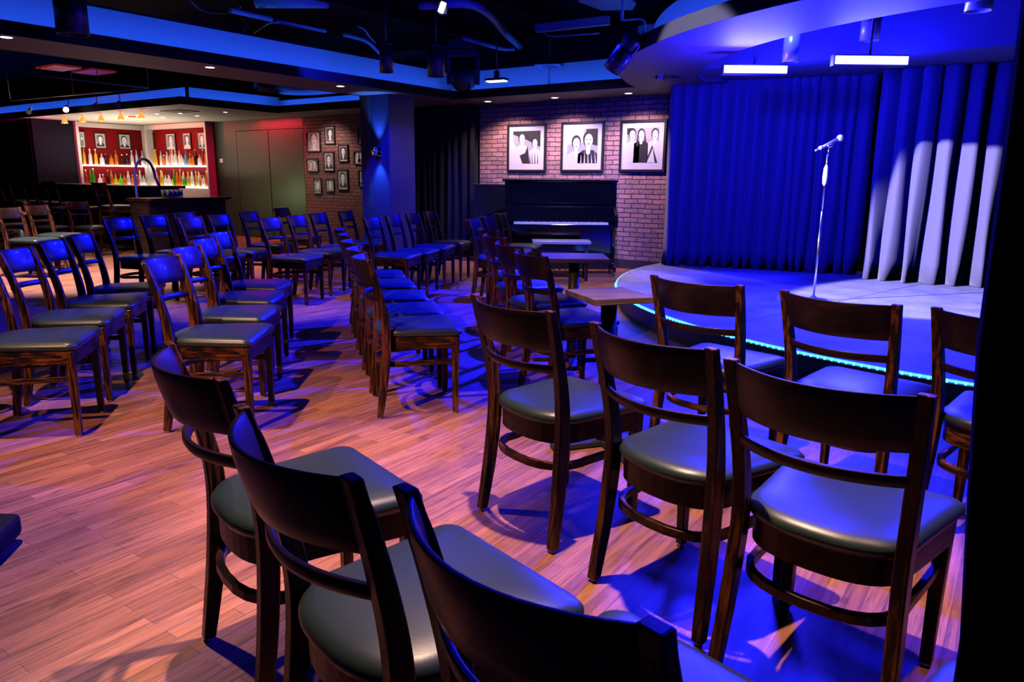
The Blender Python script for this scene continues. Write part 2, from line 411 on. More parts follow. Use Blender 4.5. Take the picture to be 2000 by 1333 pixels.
for k, (x, y) in enumerate([(-2.17, 3.70), (-2.62, 4.12), (-3.1, 4.62), (-3.55, 5.15)]):
    chair(x, y, 34, ORD[k]+' brown-backed chair leading to the piano, '+['beside the small square table', 'just behind the first', 'with shiny curled top', 'farthest, under the blue backs'][k], g)
g = 'bar stools at the high counter'
for k, px in enumerate([38, 84, 128, 226]):
    p = aty(px, 380, 6.3)
    chair(p.x, 6.3, 0, ORD[k]+' dark bar stool from the left along the high bar counter', g, stool=True)

# ---------------------------------------------------------------- tables
def make_table(x, y, rz, sx, sy, label, h=.74):
    t = empty('square_table', (x, y, 0), rz); tag(t, label, 'table')
    bm = bmesh.new(); box(bm, -sx/2, sx/2, -sy/2, sy/2, h-.028, h); newobj('tabletop', bm, M_table, t, bevel=.003)
    bm = bmesh.new(); cyl(bm, (0, 0, .03), (0, 0, h-.028), .038, n=18); newobj('pedestal', bm, M_blackmetal, t)
    bm = bmesh.new()
    for a in (0, PI/2): box(bm, -.27, .27, -.03, .03, .005, .03, M=Matrix.Rotation(a, 4, 'Z'))
    newobj('base', bm, M_blackmetal, t, bevel=.004)
    return t
q = [atz(x_, y_, .74) for x_, y_ in ((1116, 566), (1168, 588), (1278, 581), (1232, 561))]
c = sum(q, Vector())/4; e = q[3]-q[0]
make_table(c.x-.02, c.y, math.atan2(e.y, e.x), .5*((q[3]-q[0]).length+(q[2]-q[1]).length), .5*((q[1]-q[0]).length+(q[2]-q[3]).length), 'small square pedestal table with pinkish top near the glowing stage edge')
p = atz(1122, 500, .74); make_table(p.x, p.y, math.radians(35), .44, .4, 'blue-lit square table in front of the piano bench')
p = atz(145, 404, .74); make_table(p.x, p.y, math.radians(30), .6, .6, 'dark table with thin pale edge among the far left chairs')
p = atz(38, 415, .74); make_table(p.x, p.y, math.radians(30), .36, .36, 'small dark table edge at the left picture edge')
t = empty('floor_monitor', (-2.86, .72, 0), math.radians(32)); tag(t, 'black wedge poking in at the lower left picture edge, on the floor', 'floor speaker')
bm = bmesh.new(); prism(bm, [(-.22, -.16), (.22, -.16), (.26, .0), (.22, .16), (-.22, .16)], .02, .1); newobj('body', bm, M_black, t, bevel=.02)
bm = bmesh.new(); prism(bm, [(-.2, -.14), (.2, -.14), (.2, .14), (-.2, .14)], 0, .02); newobj('base', bm, M_black, t)

# ---------------------------------------------------------------- floor, walls
bm = bmesh.new(); box(bm, -22, 5, -4, 12, -.1, 0); struct('floor', bm, M_floor)
bm = bmesh.new(); box(bm, -22, 5, -4, 12, 3.35, 3.45); struct('ceiling', bm, M_ceil)
WY = 9.7
bm = bmesh.new(); box(bm, -22, 5, WY+.08, WY+.2, 0, 3.35); struct('wall_back', bm, M_dkwall)
bm = bmesh.new(); box(bm, -7.46, -3.2, WY, WY+.08, 0, 2.6); struct('wall_back_right', bm, M_brick)
bm = bmesh.new(); box(bm, -11.74, -10.42, WY, WY+.08, 0, 2.6); box(bm, -10.42, -8.9, WY-.03, WY+.08, 0, 2.6); struct('wall_back_left', bm, M_brick2)
bm = bmesh.new(); box(bm, -21.9, -21.8, -4, 10, 0, 3.35); struct('wall_left', bm, M_dkwall)
bm = bmesh.new(); box(bm, 4.9, 5, -4, 10, 0, 3.35); struct('wall_right', bm, M_dkwall)
bm = bmesh.new(); box(bm, -22, 5, -4.1, -4, 0, 3.35); struct('wall_front', bm, M_dkwall)
bm = bmesh.new(); box(bm, -5.6, -3.9, WY-.02, WY, 0, .13); struct('baseboard_back', bm, mat('baseboard_paint', (.05, .03, .04), .5))
# panelled wall with doors between bar and brick
bm = bmesh.new(); box(bm, -14.6, -13.86, WY, WY+.08, 0, 2.6); box(bm, -13.86, -11.74, WY, WY+.08, 2.17, 2.6); struct('wall_back_panel', bm, M_panel)
for i, (a, b) in enumerate(((-13.85, -12.81), (-12.79, -11.75))):
    bm = bmesh.new(); box(bm, a, b, WY, WY+.07, .01, 2.16); d = struct('door_%d' % (i+1), bm, M_panel, bevel=.004)
# black drape between pillar and brick, wavy
def drape(name, path, z0, z1, period, depth, m, seed=0, sub=10, flare=0):
    rnd = random.Random(seed); pts = []; path = [Vector((x, y, 0)) for x, y in path]
    seg = []
    for a, b in zip(path, path[1:]): seg.append((a, b, (b-a).length))
    tot = sum(s[2] for s in seg); ns = int(tot/period*sub); ph = 0; data = []
    per = period; x = 0; k = 0; amp = 1
    phs = []; cur = 0
    widths = [period*rnd.uniform(.65, 1.4) for _ in range(400)]; amps = [rnd.uniform(.55, 1.2) for _ in range(400)]
    acc = 0; wi = 0
    for i in range(ns+1):
        s = tot*i/ns
        while s > acc+widths[wi]: acc += widths[wi]; wi += 1
        u = (s-acc)/widths[wi]; am = amps[wi]*(1-u)+amps[wi+1]*u
        off = depth*am*(1-2*abs(2*u-1)**1.7)
        r = s
        for a, b, l in seg:
            if r <= l or (a, b, l) == seg[-1]: break
            r -= l
        p = a+(b-a)*(r/l); t = (b-a).normalized(); nn = Vector((t.y, -t.x, 0))
        data.append((p, nn, off, t, rnd.uniform(-1, 1)))
    bm = bmesh.new(); nz = 10; rows = []
    for j in range(nz+1):
        f = j/nz; z = z0+(z1-z0)*f; row = []
        k = .75+.25*(1-f) + flare*max(0, .15-f)*4
        for i, (p, nn, off, t, rr) in enumerate(data):
            q = p+nn*(off*k) + t*(.02*math.sin(f*5+i*.13)*(1-f)); row.append(bm.verts.new((q.x, q.y, z)))
        rows.append(row)
    for a, b in zip(rows, rows[1:]):
        for i in range(len(a)-1): bm.faces.new((a[i], a[i+1], b[i+1], b[i]))
    o = newobj(name, bm, m, smooth=True)
    sd = o.modifiers.new('solid', 'SOLIDIFY'); sd.thickness = .012
    return o
o = drape('black_curtain', [(-8.85, 9.2), (-8.1, 9.28), (-7.35, 9.42)], .02, 2.37, .13, .035, M_fabricblack, 3)
tag(o, 'black curtain hanging between the blue pillar and the brick wall with large photos', 'curtain')
ZS = 2.38
c1 = [(-3.84, 8.80), (-3.3, 9.0), (-2.6, 9.16), (-2.0, 9.26), (-1.64, 9.34)]
o = drape('stage_curtain', c1, .205, 2.42, .13, .085, M_curtain, 11, sub=22); tag(o, 'dark blue-lit left section of the stage curtain behind the microphone', 'curtain', 'stage curtains')
c2 = [(-1.56, 9.08), (-1.0, 9.0), (-.5, 9.08), (.4, 9.2), (1.8, 9.3)]
o = drape('stage_curtain', c2, .205, 2.42, .17, .12, M_curtain, 5, sub=24, flare=.5); tag(o, 'right section of the stage curtain, folds lit pale lilac by the spotlight', 'curtain', 'stage curtains')
bm = bmesh.new(); rr = random.Random(4); rows = []
for j in range(25):
    z = .02+3.3*j/24; row = []
    for i in range(28):
        a = 2*PI*i/28; rad = .06*(1+.12*math.cos(7*a+.4*j/24*6))*(1+.10*math.sin(z*5.2+1)+.05*math.sin(z*13))
        row.append(bm.verts.new((.052+.012-.02*z+rad*math.cos(a), .74+rad*math.sin(a), z)))
    rows.append(row)
for a, b in zip(rows, rows[1:]):
    for i in range(28): bm.faces.new((a[i], a[(i+1) % 28], b[(i+1) % 28], b[i]))
bm.faces.new(rows[0]); bm.faces.new(rows[-1])
o = newobj('black_curtain', bm, M_fabricblack, smooth=True)
tag(o, 'gathered black masking curtain close by along the right picture edge', 'curtain')

# ---------------------------------------------------------------- stage
SC, SR, SZ = (.27, 8.8), 4.22, .2
def arc(c, r, a0, a1, n): return [(c[0]+r*math.cos(a0+(a1-a0)*i/n), c[1]+r*math.sin(a0+(a1-a0)*i/n)) for i in range(n+1)]
st = empty('stage', (0, 0, 0)); tag(st, 'low round-fronted blue-lit stage with a grey deck', 'stage')
a0, a1 = math.radians(168), math.radians(330)
bm = bmesh.new(); prism(bm, arc(SC, SR, a0, a1, 90)+[(4.2, WY), (-3.9, WY)], SZ-.03, SZ); newobj('deck', bm, M_stage, st)
bm = bmesh.new(); prism(bm, arc(SC, SR-.03, a0, a1, 90)+[(4.1, WY-.05), (-3.8, WY-.05)], 0.0, SZ-.03); newobj('riser', bm, M_stageface, st)
bm = bmesh.new(); tube(bm, [(x, y, SZ-.012) for x, y in arc(SC, SR+.010, a0, a1, 120)], .009, 6); newobj('led_rope', bm, M_rope, st)
bm = bmesh.new()
for i in range(100):
    a = math.radians(206+i*.62); x, y = SC[0]+(SR+.018)*math.cos(a), SC[1]+(SR+.018)*math.sin(a)
    cyl(bm, (x, y, SZ-.022), (x, y, SZ-.004), .006, n=6)
o = newobj('led_diodes', bm, mat('cyan_diodes', (.3, .6, .8), .4, emit=(.06, .4, 1), es=5), st)
o['kind'] = 'stuff'
bm = bmesh.new()
for a, b in (((-.9, 9.0), (-1.8, 5.3)), ((.9, 9.0), (-.1, 4.8))):
    a = Vector((*a, 0)); b = Vector((*b, 0)); d = (b-a).normalized(); n = Vector((d.y, -d.x, 0))*.006
    v = [bm.verts.new((q.x, q.y, SZ+.0012)) for q in (a-n, a+n, b+n, b-n)]; bm.faces.new(v)
newobj('deck_seam', bm, mat('seam_tape', (.12, .12, .14), .6), st)
# microphone stand (stands on the stage)
mp_ = atz(1588, 588, SZ); t = empty('microphone_stand', (mp_.x, mp_.y, SZ)); tag(t, 'thin chrome microphone stand standing on the stage', 'microphone stand')
bm = bmesh.new(); lathe(bm, [(.125, 0), (.13, .006), (.12, .016), (.03, .03), (.014, .05)], 28); newobj('base', bm, M_blackmetal, t)
bm = bmesh.new(); cyl(bm, (0, 0, .04), (0, 0, .80), .0095, n=12); cyl(bm, (0, 0, .8), (0, 0, 1.28), .0065, n=12); newobj('pole', bm, M_chrome, t)
bm = bmesh.new(); lathe(bm, [(.010, 1.02), (.02, 1.04), (.023, 1.10), (.018, 1.17), (.008, 1.20)], 16); newobj('grip', bm, M_white, t)
cx_ = Vector((CR.x, CR.y, 0)).normalized()
bm = bmesh.new(); cyl(bm, (0, 0, 1.27), (cx_*.012+Vector((0, 0, 1.36))), .007, n=10); cyl(bm, cx_*-.01+Vector((0, 0, 1.35)), cx_*.03+Vector((0, 0, 1.37)), .018, n=12); newobj('clip', bm, M_chrome, t)
mt = empty('microphone', (mp_.x, mp_.y, SZ)); tag(mt, 'silver-headed vocal microphone clipped on top of the stand', 'microphone')
p0 = cx_*-.085+Vector((0, 0, 1.33)); p1 = cx_*.075+Vector((0, 0, 1.415)); d_ = (p1-p0).normalized()
bm = bmesh.new(); cyl(bm, p0, p1, .011, .017, n=14); cyl(bm, p0-d_*.03, p0, .009, .010, n=10); newobj('handle', bm, M_grey, mt)
bm = bmesh.new(); bmesh.ops.create_uvsphere(bm, u_segments=18, v_segments=12, radius=.029, matrix=Matrix.Translation(p1+d_*.022)); newobj('grille', bm, M_mic, mt, smooth=True)
bm = bmesh.new(); cyl(bm, p0+d_*.01, p0+d_*.035, .017, n=14); newobj('switch_ring', bm, M_white, mt)

# ---------------------------------------------------------------- soffits and coves
LX, LO = -7.2, -8.05         # left soffit inner lip / outer edge
BY = 8.74                    # back soffit lip
RC, RR = (.44, 9.6), 4.8     # round soffit over the stage
FS, LH, FT = .34, .115, 2.80
bm = bmesh.new()
box(bm, LO, LX, -3.9, 9.7, ZS, ZS+.03); box(bm, LX-.03, LX, -3.9, BY+.03, ZS+.03, ZS+LH)
struct('trim_1', bm, M_soffit)
bm = bmesh.new(); box(bm, LO-.01, LX-FS, -3.9, 9.7, ZS+.031, FT); struct('trim_2', bm, [M_fascia])
bm = bmesh.new(); box(bm, LO-.04, LO-.012, -3.9, 9.7, ZS, FT+.01); box(bm, LO, LX-FS+.02, -3.9, 9.7, FT, FT+.02); struct('trim_3', bm, M_black)
# back soffit
bm = bmesh.new(); box(bm, LX, -3.2, BY, WY-.001, ZS, ZS+.03); box(bm, LX-.03, -3.2, BY, BY+.03, ZS+.031, ZS+LH); struct('trim_4', bm, M_soffit)
bm = bmesh.new(); box(bm, LX-FS, -3.2, BY+FS, WY, ZS+.031, FT); struct('trim_5', bm, M_fascia)
bm = bmesh.new(); box(bm, LX-FS-.05, -3.2, BY+FS-.02, WY, FT, FT+.02); struct('trim_6', bm, M_black)
# black front faces of the lips
bm = bmesh.new(); box(bm, LX+.0005, LX+.006, -3.9, BY, ZS, ZS+LH); box(bm, LX, -4.0, BY-.006, BY-.0005, ZS, ZS+LH); struct('trim_7', bm, M_black)
# round soffit
def ring(bm, r0, r1, z0, z1, a0=170, a1=300, n=80):
    i_ = arc(RC, r0, math.radians(a0), math.radians(a1), n); o_ = arc(RC, r1, math.radians(a0), math.radians(a1), n)
    rs = [[bm.verts.new((*i_[k], z0)), bm.verts.new((*o_[k], z0)), bm.verts.new((*o_[k], z1)), bm.verts.new((*i_[k], z1))] for k in range(n+1)]
    for a, b in zip(rs, rs[1:]):
        for k in range(4):
            f = bm.faces.new((a[k], a[(k+1) % 4], b[(k+1) % 4], b[k])); f.smooth = False
    bm.faces.new(rs[0]); bm.faces.new(rs[-1])
bm = bmesh.new(); ring(bm, RR-.85, RR, ZS-.004, ZS+.03); struct('trim_8', bm, M_soffit)
bm = bmesh.new(); ring(bm, RR+.0005, RR+.008, ZS-.004, ZS+LH); struct('trim_9', bm, M_black)
bm = bmesh.new(); ring(bm, RR-.85, RR-FS, ZS+.031, FT+.02); struct('trim_10', bm, M_fascia)
bm = bmesh.new(); box(bm, -3.95, 4.5, 8.05, 9.69, 2.43, 2.95); struct('trim_15', bm, mat('stage_header', (.3, .3, .32), .8))
# cove LED strips
bm = bmesh.new(); box(bm, LX-.10, LX-.07, -3.9, BY+.05, ZS+.04, ZS+.055); o = newobj('cove_led_strip', bm, M_ledblue); tag(o, 'blue LED strip hidden in the long left ceiling cove', 'light strip', 'cove light strips')
bm = bmesh.new(); box(bm, LX-.1, -3.9, BY+.07, BY+.10, ZS+.04, ZS+.055); o = newobj('cove_led_strip', bm, M_ledblue); tag(o, 'blue LED strip hidden in the ceiling cove above the piano wall', 'light strip', 'cove light strips')
bm = bmesh.new(); ring(bm, RR-.10, RR-.07, ZS+.04, ZS+.055, 172, 300); o = newobj('cove_led_strip', bm, M_ledblue); tag(o, 'blue LED strip hidden in the round cove over the stage', 'light strip', 'cove light strips')
# bar soffit: L shape
BX, BYY = -11.45, 7.05
bm = bmesh.new(); prism(bm, [(-21.8, BYY), (BX, BYY), (BX, 8.9), (-8.1, 8.9), (-8.1, WY), (-21.8, WY)], ZS, ZS+.03); struct('trim_11', bm, M_slat)
bm = bmesh.new()
box(bm, -21.8, BX, BYY-.02, BYY, ZS-.01, ZS+.11); box(bm, BX, BX+.02, BYY-.02, 8.9, ZS-.01, ZS+.11); box(bm, BX, -8.1, 8.88, 8.9, ZS-.01, ZS+.11); struct('trim_12', bm, M_black)
bm = bmesh.new(); box(bm, -21.8, BX-.3, BYY+.3, BYY+.34, ZS+.03, 2.68); box(bm, BX-.34, BX-.3, BYY+.3, 9.2, ZS+.03, 2.68); box(bm, BX-.3, -8.1, 9.16, 9.2, ZS+.03, 2.62); struct('trim_13', bm, M_fascia)
bm = bmesh.new(); box(bm, -21.8, BX-.08, BYY+.06, BYY+.09, ZS+.04, ZS+.055); box(bm, BX-.09, BX-.06, BYY+.09, 8.95, ZS+.04, ZS+.055); box(bm, BX-.06, -8.1, 8.95, 8.98, ZS+.04, ZS+.055)
o = newobj('cove_led_strip', bm, M_ledblue); tag(o, 'blue LED strip hidden in the cove around the bar ceiling', 'light strip', 'cove light strips')
# recessed downlights
def downlight(x, y, z, label, r=.045):
    t = empty('recessed_downlight', (x, y, z)); tag(t, label, 'ceiling light', 'recessed ceiling downlights')
    bm = bmesh.new(); lathe(bm, [(r+.018, -.004), (r+.018, .0), (r, .0), (r, -.004)], 20); newobj('trim_ring', bm, M_white, t)
    bm = bmesh.new(); cyl(bm, (0, 0, -.006), (0, 0, -.002), r, n=18); newobj('lens', bm, M_ledwarm, t)
for (px, py), lb in zip([(12, 72), (410, 131), (665, 168)], ['at the far left end of the long tan soffit', 'in the middle of the long tan soffit', 'at the pillar end of the long tan soffit']):
    p = atz(px, py, ZS); downlight(p.x, p.y, ZS, 'recessed round downlight '+lb)
for (px, py), lb in zip([(953, 198), (1083.5, 190.5), (1227.5, 182)], ['above the left large photo', 'above the middle large photo', 'above the right large photo']):
    p = atz(px, py, ZS); downlight(p.x, p.y, ZS, 'recessed round downlight '+lb)
for k, (px, py) in enumerate([(440, 219), (372, 217), (330, 216), (352, 221), (306, 222), (268, 225), (318, 229), (385, 226), (236, 227)]):
    p = atz(px, py, ZS); downlight(p.x, p.y, ZS, 'small recessed light in the slatted bar ceiling, '+['rightmost near the doors', 'second from the right', 'upper middle one', 'beside the air vent', 'centre one', 'left of centre, by the red lamp', 'lowest middle one', 'low right one near the shelf corner', 'leftmost one'][k], .035)
p = atz(258, 227, ZS); bm = bmesh.new(); cyl(bm, (p.x, p.y, ZS-.02), (p.x, p.y, ZS-.001), .07, n=20); o = newobj('red_ceiling_light', bm, M_redlamp); tag(o, 'small red glowing light flush in the slatted bar ceiling', 'ceiling light')
p = atz(352, 217, ZS); bm = bmesh.new()
for i in range(7): box(bm, p.x-.3, p.x+.3, p.y-.2+i*.06, p.y-.17+i*.06, ZS-.012, ZS-.001)
o = newobj('air_vent', bm, M_blackmetal); tag(o, 'dark slatted air vent in the bar ceiling', 'vent')

# ---------------------------------------------------------------- pillar with sconce
PX0, PX1, PY0, PY1 = -8.04, -7.51, 7.7, 8.22
bm = bmesh.new(); box(bm, PX0, PX1, PY0, PY1, 0, ZS-.001)
struct('trim_14', bm, mat('pillar_paint', (.03, .03, .08), .4), bevel=.006)
bm = bmesh.new(); box(bm, PX0-.02, PX0+.17, PY0-.012, PY0, 0, ZS-.002)
for i in range(9): cyl(bm, (PX0+.13, PY0-.02, .35+i*.24), (PX0+.13, PY0-.01, .35+i*.24), .011, n=8, mi=1)
o = newobj('riveted_plate', bm, [M_dkwall, M_chrome]); tag(o, 'dark riveted vertical plate on the left side of the pillar', 'wall plate')
sx_ = aty(742, 296, PY0); t = empty('wall_sconce', (sx_.x, PY0, sx_.z)); tag(t, 'chrome up-and-down wall sconce glowing blue on the pillar', 'wall lamp')
bm = bmesh.new(); box(bm, -.05, .05, -.012, -.001, -.06, .06); newobj('backplate', bm, M_chrome, t, bevel=.003)
bm = bmesh.new(); cyl(bm, (0, -.10, -.055), (0, -.10, .055), .045, n=20, cap=False); box(bm, -.012, .012, -.1, -.01, -.012, .012); o = newobj('barrel', bm, M_chrome, t); so = o.modifiers.new('s', 'SOLIDIFY'); so.thickness = .003
bm = bmesh.new(); cyl(bm, (0, -.1, -.01), (0, -.1, .01), .04, n=16); newobj('bulb', bm, mat('sconce_bulb', (.3, .4, 1), .4, emit=(.2, .45, 1), es=12), t)

# ---------------------------------------------------------------- pictures
def picture(px0, py0, px1, py1, Y, label, kind=0, seed=0, mount=.08, plane='y', X=None, bar=False, group='small framed portraits'):
    f = (lambda x, y: aty(x, y, Y)) if plane == 'y' else (lambda x, y: atx(x, y, X))
    a = f(px0, py0); b = f(px1, py1); rnd = random.Random(seed)
    w = abs(b.x-a.x) if plane == 'y' else abs(b.y-a.y); h = abs(a.z-b.z); c = (a+b)/2
    fw = .035 if h > .5 else .022
    t = empty('framed_photo', c, 0 if plane == 'y' else PI/2); tag(t, label, 'picture', group)
    if plane != 'y': t.rotation_euler = (0, 0, PI/2)
    W, Hh = w/2, h/2
    bm = bmesh.new(); box(bm, -W, W, -.03, 0, Hh-fw, Hh); box(bm, -W, W, -.03, 0, -Hh, -Hh+fw); box(bm, -W, -W+fw, -.03, 0, -Hh+fw, Hh-fw); box(bm, W-fw, W, -.03, 0, -Hh+fw, Hh-fw)
    newobj('frame', bm, M_frame, t, bevel=.003)
    bm = bmesh.new(); box(bm, -W+fw, W-fw, -.014, -.002, -Hh+fw, Hh-fw); newobj('mount', bm, M_mount, t)
    mw = mount*h; x0, x1, z0, z1 = -W+fw+mw, W-fw-mw, -Hh+fw+mw*1.3, Hh-fw-mw
    mats = [grey(rnd.choice([.08, .25, .4]) if kind == 0 else .35), grey(.75), grey(.03), grey(rnd.choice([.03, .15, .5])), grey(.6)]
    bm = bmesh.new()
    def poly(pts, y, mi):
        vs = [bm.verts.new((min(max(x, x0), x1), y, min(max(z, z0), z1))) for x, z in pts]
        try: bm.faces.new(vs).material_index = mi
        except ValueError: pass
    poly([(x0, z0), (x1, z0), (x1, z1), (x0, z1)], -.0150, 0)
    def ell(cx, cz, rx, rz, y, mi): poly([(cx+rx*math.cos(q*PI/12), cz+rz*math.sin(q*PI/12)) for q in range(24)], y, mi)
    def person(cx, hz, s, dark, hair=2, body=3):
        poly([(cx-s*1.5, z0), (cx-s*1.45, hz-s*1.6), (cx-s*.7, hz-s*1.15), (cx+s*.7, hz-s*1.15), (cx+s*1.45, hz-s*1.6), (cx+s*1.5, z0)], -.0156, body)
        poly([(cx-s*.3, hz-s*1.5), (cx-s*.3, hz-s*.5), (cx+s*.3, hz-s*.5), (cx+s*.3, hz-s*1.5), (cx, hz-s*1.8)], -.0160, 1)
        ell(cx, hz+s*.2, s*.78, s*.98, -.0164, hair); ell(cx+s*.05, hz, s*.58, s*.8, -.0168, 1)
        for e_ in (-.22, .3): ell(cx+s*e_, hz+s*.12, s*.12, s*.06, -.0172, 2)
        ell(cx+s*.05, hz-s*.42, s*.2, s*.06, -.0172, 2)
    ww, hh = x1-x0, z1-z0
    if kind == 0:
        person((x0+x1)/2+rnd.uniform(-.05, .05)*ww, z1-hh*.38, ww*rnd.uniform(.36, .43), 0)
    elif kind == 1:
        poly([(x0, z0+hh*.55), (x0+ww*.55, z0+hh*.6), (x0+ww*.55, z1), (x0, z1)], -.0152, 4); poly([(x0+ww*.62, z0+hh*.6), (x1, z0+hh*.5), (x1, z1), (x0+ww*.62, z1)], -.0153, 2)
        person(x0+ww*.3, z0+hh*.58, ww*.2, 0, body=4); person(x0+ww*.7, z0+hh*.66, ww*.23, 0, body=3)
        for q in range(9): poly([(x0+ww*(.45+.06*q), z0), (x0+ww*(.47+.055*q), z0+hh*(.3+.05*(q % 3))), (x0+ww*(.49+.06*q), z0)], -.0176, 2 if q % 2 else 4)
    elif kind == 2:
        poly([(x0+ww*.45, z0+hh*.75), (x1, z0+hh*.5), (x1, z1), (x0, z1), (x0, z0+hh*.9)], -.0152, 2); poly([(x0, z0), (x0, z0+hh*.7), (x0+ww*.2, z0+hh*.35), (x0+ww*.25, z0)], -.0153, 4)
        person(x0+ww*.33, z0+hh*.76, ww*.17, 0, body=4); person(x0+ww*.8, z0+hh*.62, ww*.15, 0, body=4)
        for q in (.62, .7, .8, .9): poly([(x0+ww*q, z0), (x0+ww*(q+.01), z0+hh*.42), (x0+ww*(q+.035), z0)], -.0176, 2)
        poly([(x0+ww*.25, z0+hh*.25), (x0+ww*.45, z0+hh*.32), (x0+ww*.55, z0+hh*.55), (x0+ww*.62, z0), (x0+ww*.36, z0)], -.0176, 2)
    elif kind == 3:
        poly([(x0, z0+hh*.8), (x0+ww*.2, z0+hh*.9), (x0+ww*.2, z1), (x0, z1)], -.0152, 2)
        person(x0+ww*.17, z0+hh*.8, ww*.16, 0, body=4); person(x0+ww*.87, z0+hh*.8, ww*.15, 0, body=4); person(x0+ww*.45, z0+hh*.8, ww*.15, 0, body=3)
        poly([(x0+ww*.6, z0), (x0+ww*.8, z0+hh*.5), (x0+ww*.98, z0)], -.0174, 3); poly([(x0+ww*.66, z0), (x0+ww*.82, z0+hh*.42), (x0+ww*.9, z0)], -.0176, 4)
        poly([(x0+ww*.3, z0+hh*.45), (x0+ww*.34, z0+hh*.9), (x0+ww*.38, z0+hh*.5)], -.0176, 2); poly([(x0+ww*.54, z0+hh*.45), (x0+ww*.56, z0+hh*.9), (x0+ww*.62, z0+hh*.55)], -.0176, 2)
    newobj('print', bm, mats, t)
    return t
g = 'large framed photographs above the piano'
picture(992.6, 243.5, 1067, 336.3, WY-.001, 'large black and white photo of a guitar player, left of three above the piano', 2, 1, .1, group=g)
picture(1098, 239, 1179, 336.6, WY-.001, 'large framed black and white photo of a couple, middle one above the piano', 1, 2, .1, group=g)
picture(1213.5, 236, 1299, 336.3, WY-.001, 'large black and white photo of a long-haired trio, beside the stage curtain', 3, 3, .1, group=g)
small = [(599, 258, 628, 297, 'smiling dark-haired face, upper left of the brick wall cluster', 0), (635, 247, 656, 282, 'man in black, topmost on the small brick wall', 0),
 (662, 283, 682, 317, 'dark standing figure, right column upper on the brick wall', 0), (633, 297, 655, 335, 'pale man in dark top, centre of the brick wall cluster', 0),
 (600, 310, 624, 336, 'two people together, left below the smiling face', 1), (660, 331, 682, 372, 'seated figure with folded arms, lower right of the cluster', 0),
 (613, 349, 630, 379, 'small pale portrait, bottom left of the cluster', 0), (637, 349, 655, 375, 'smallest pale portrait, bottom middle of the cluster', 0)]
for k, (a, b, c_, d, lb, kd) in enumerate(small):
    picture(a, b, c_, d, WY-.001, 'small framed photo of '+lb, kd, 20+k, .05)
for k, (a, b, c_, d, lb, kd) in enumerate([(699, 246, 722, 282, 'framed portrait half hidden behind the pillar, upper one', 0), (692, 295, 722, 322, 'framed group photo half hidden behind the pillar, middle one', 3), (701, 332, 724, 366, 'framed portrait half hidden behind the pillar, lowest one', 0)]):
    picture(a, b, c_, d, WY-.031, lb, kd, 40+k, .05)

# ---------------------------------------------------------------- piano, bench, cabinet
RV = Vector((CR.x, CR.y, 0)).normalized(); rzp = math.atan2(RV.y, RV.x)
pr = atz(1203, 540, 0)
pc = pr - RV*.745
t = empty('upright_piano', (pc.x, pc.y, 0), rzp); tag(t, 'glossy black upright piano with open keyboard against the brick wall', 'piano')
# local: x right, y away from camera, z up ; front of lower panel y=.28
bm = bmesh.new(); box(bm, -.70, .70, .26, .58, .06, 1.22); newobj('cabinet', bm, M_gloss, t, bevel=.006)
bm = bmesh.new(); box(bm, -.78, .76, .22, .6, 1.22, 1.25); newobj('lid', bm, M_gloss, t, bevel=.006)
for s in (-1, 1):
    bm = bmesh.new(); prism(bm, [(.0, 0)]*0 or [(0, 0), (.001, 0), (.001, .001)], 0, .001); bm.clear()
    prof = [(.58, .05), (.58, 1.22), (.24, 1.22), (.22, .92), (.04, .80), (.0, .74), (.0, .64), (.1, .6), (.2, .5), (.22, .14), (.02, .12), (.02, .05)]
    a = [bm.verts.new((s*.70, y, z)) for y, z in prof]; b = [bm.verts.new((s*.745, y, z)) for y, z in prof]
    for i in range(len(prof)): bm.faces.new((a[i], a[(i+1) % len(prof)], b[(i+1) % len(prof)], b[i]))
    bm.faces.new(a); bm.faces.new(b); newobj('side_panel', bm, M_gloss, t, bevel=.004)
    for y in (.06, .5):
        bm = bmesh.new(); cyl(bm, (s*.71, y, .025), (s*.735, y, .025), .025, n=12); newobj('caster', bm, M_grey, t)
bm = bmesh.new(); box(bm, -.70, .70, .0, .26, .60, .675); newobj('key_bed', bm, M_gloss, t, bevel=.004)
bm = bmesh.new(); box(bm, -.62, .62, .02, .18, .675, .70)
newobj('white_keys', bm, M_ivory, t)
kb = bmesh.new()
for i in range(52):
    if i % 7 in (0, 1, 3, 4, 5): box(kb, -.62+(i+1)*.0238-.006, -.62+(i+1)*.0238+.006, .08, .18, .70, .712)
newobj('black_keys', kb, M_gloss, t)
bm = bmesh.new(); box(bm, -.70, .70, .2, .225, .70, .90, M=None); newobj('fallboard', bm, M_gloss, t, bevel=.004)
bm = bmesh.new(); box(bm, -.66, .66, .225, .25, .94, 1.2); newobj('upper_panel', bm, M_gloss, t, bevel=.004)
for i in range(3):
    bm = bmesh.new(); cyl(bm, (-.08+i*.08, .12, .07), (-.08+i*.08, .27, .08), .012, n=8); newobj('pedal', bm, M_grey, t)
q0, q1 = atz(1040, 471, .5), atz(1155, 472, .5); c = (q0+q1)/2
t = empty('piano_bench', (c.x, c.y, 0), rzp); tag(t, 'black piano bench with pale shining top in front of the keyboard', 'bench')
bw_ = (q1-q0).length/2
bm = bmesh.new(); box(bm, -bw_, bw_, 0, .34, .46, .5); newobj('seat', bm, mat('bench_top_sheen', (.3, .28, .34), .25), t, bevel=.006)  # pale seat colour stands in for the reflection on the black top
bm = bmesh.new(); box(bm, -bw_+.04, bw_-.04, .03, .31, .38, .46); newobj('apron', bm, M_gloss, t)
for sx in (-1, 1):
    for y in (.04, .30):
        bm = bmesh.new(); box(bm, sx*(bw_-.05)-.022, sx*(bw_-.05)+.022, y-.022, y+.022, 0, .46); newobj('leg', bm, M_gloss, t, bevel=.003)
a = aty(925, 359, 9.05); b = aty(990, 359, 9.05)
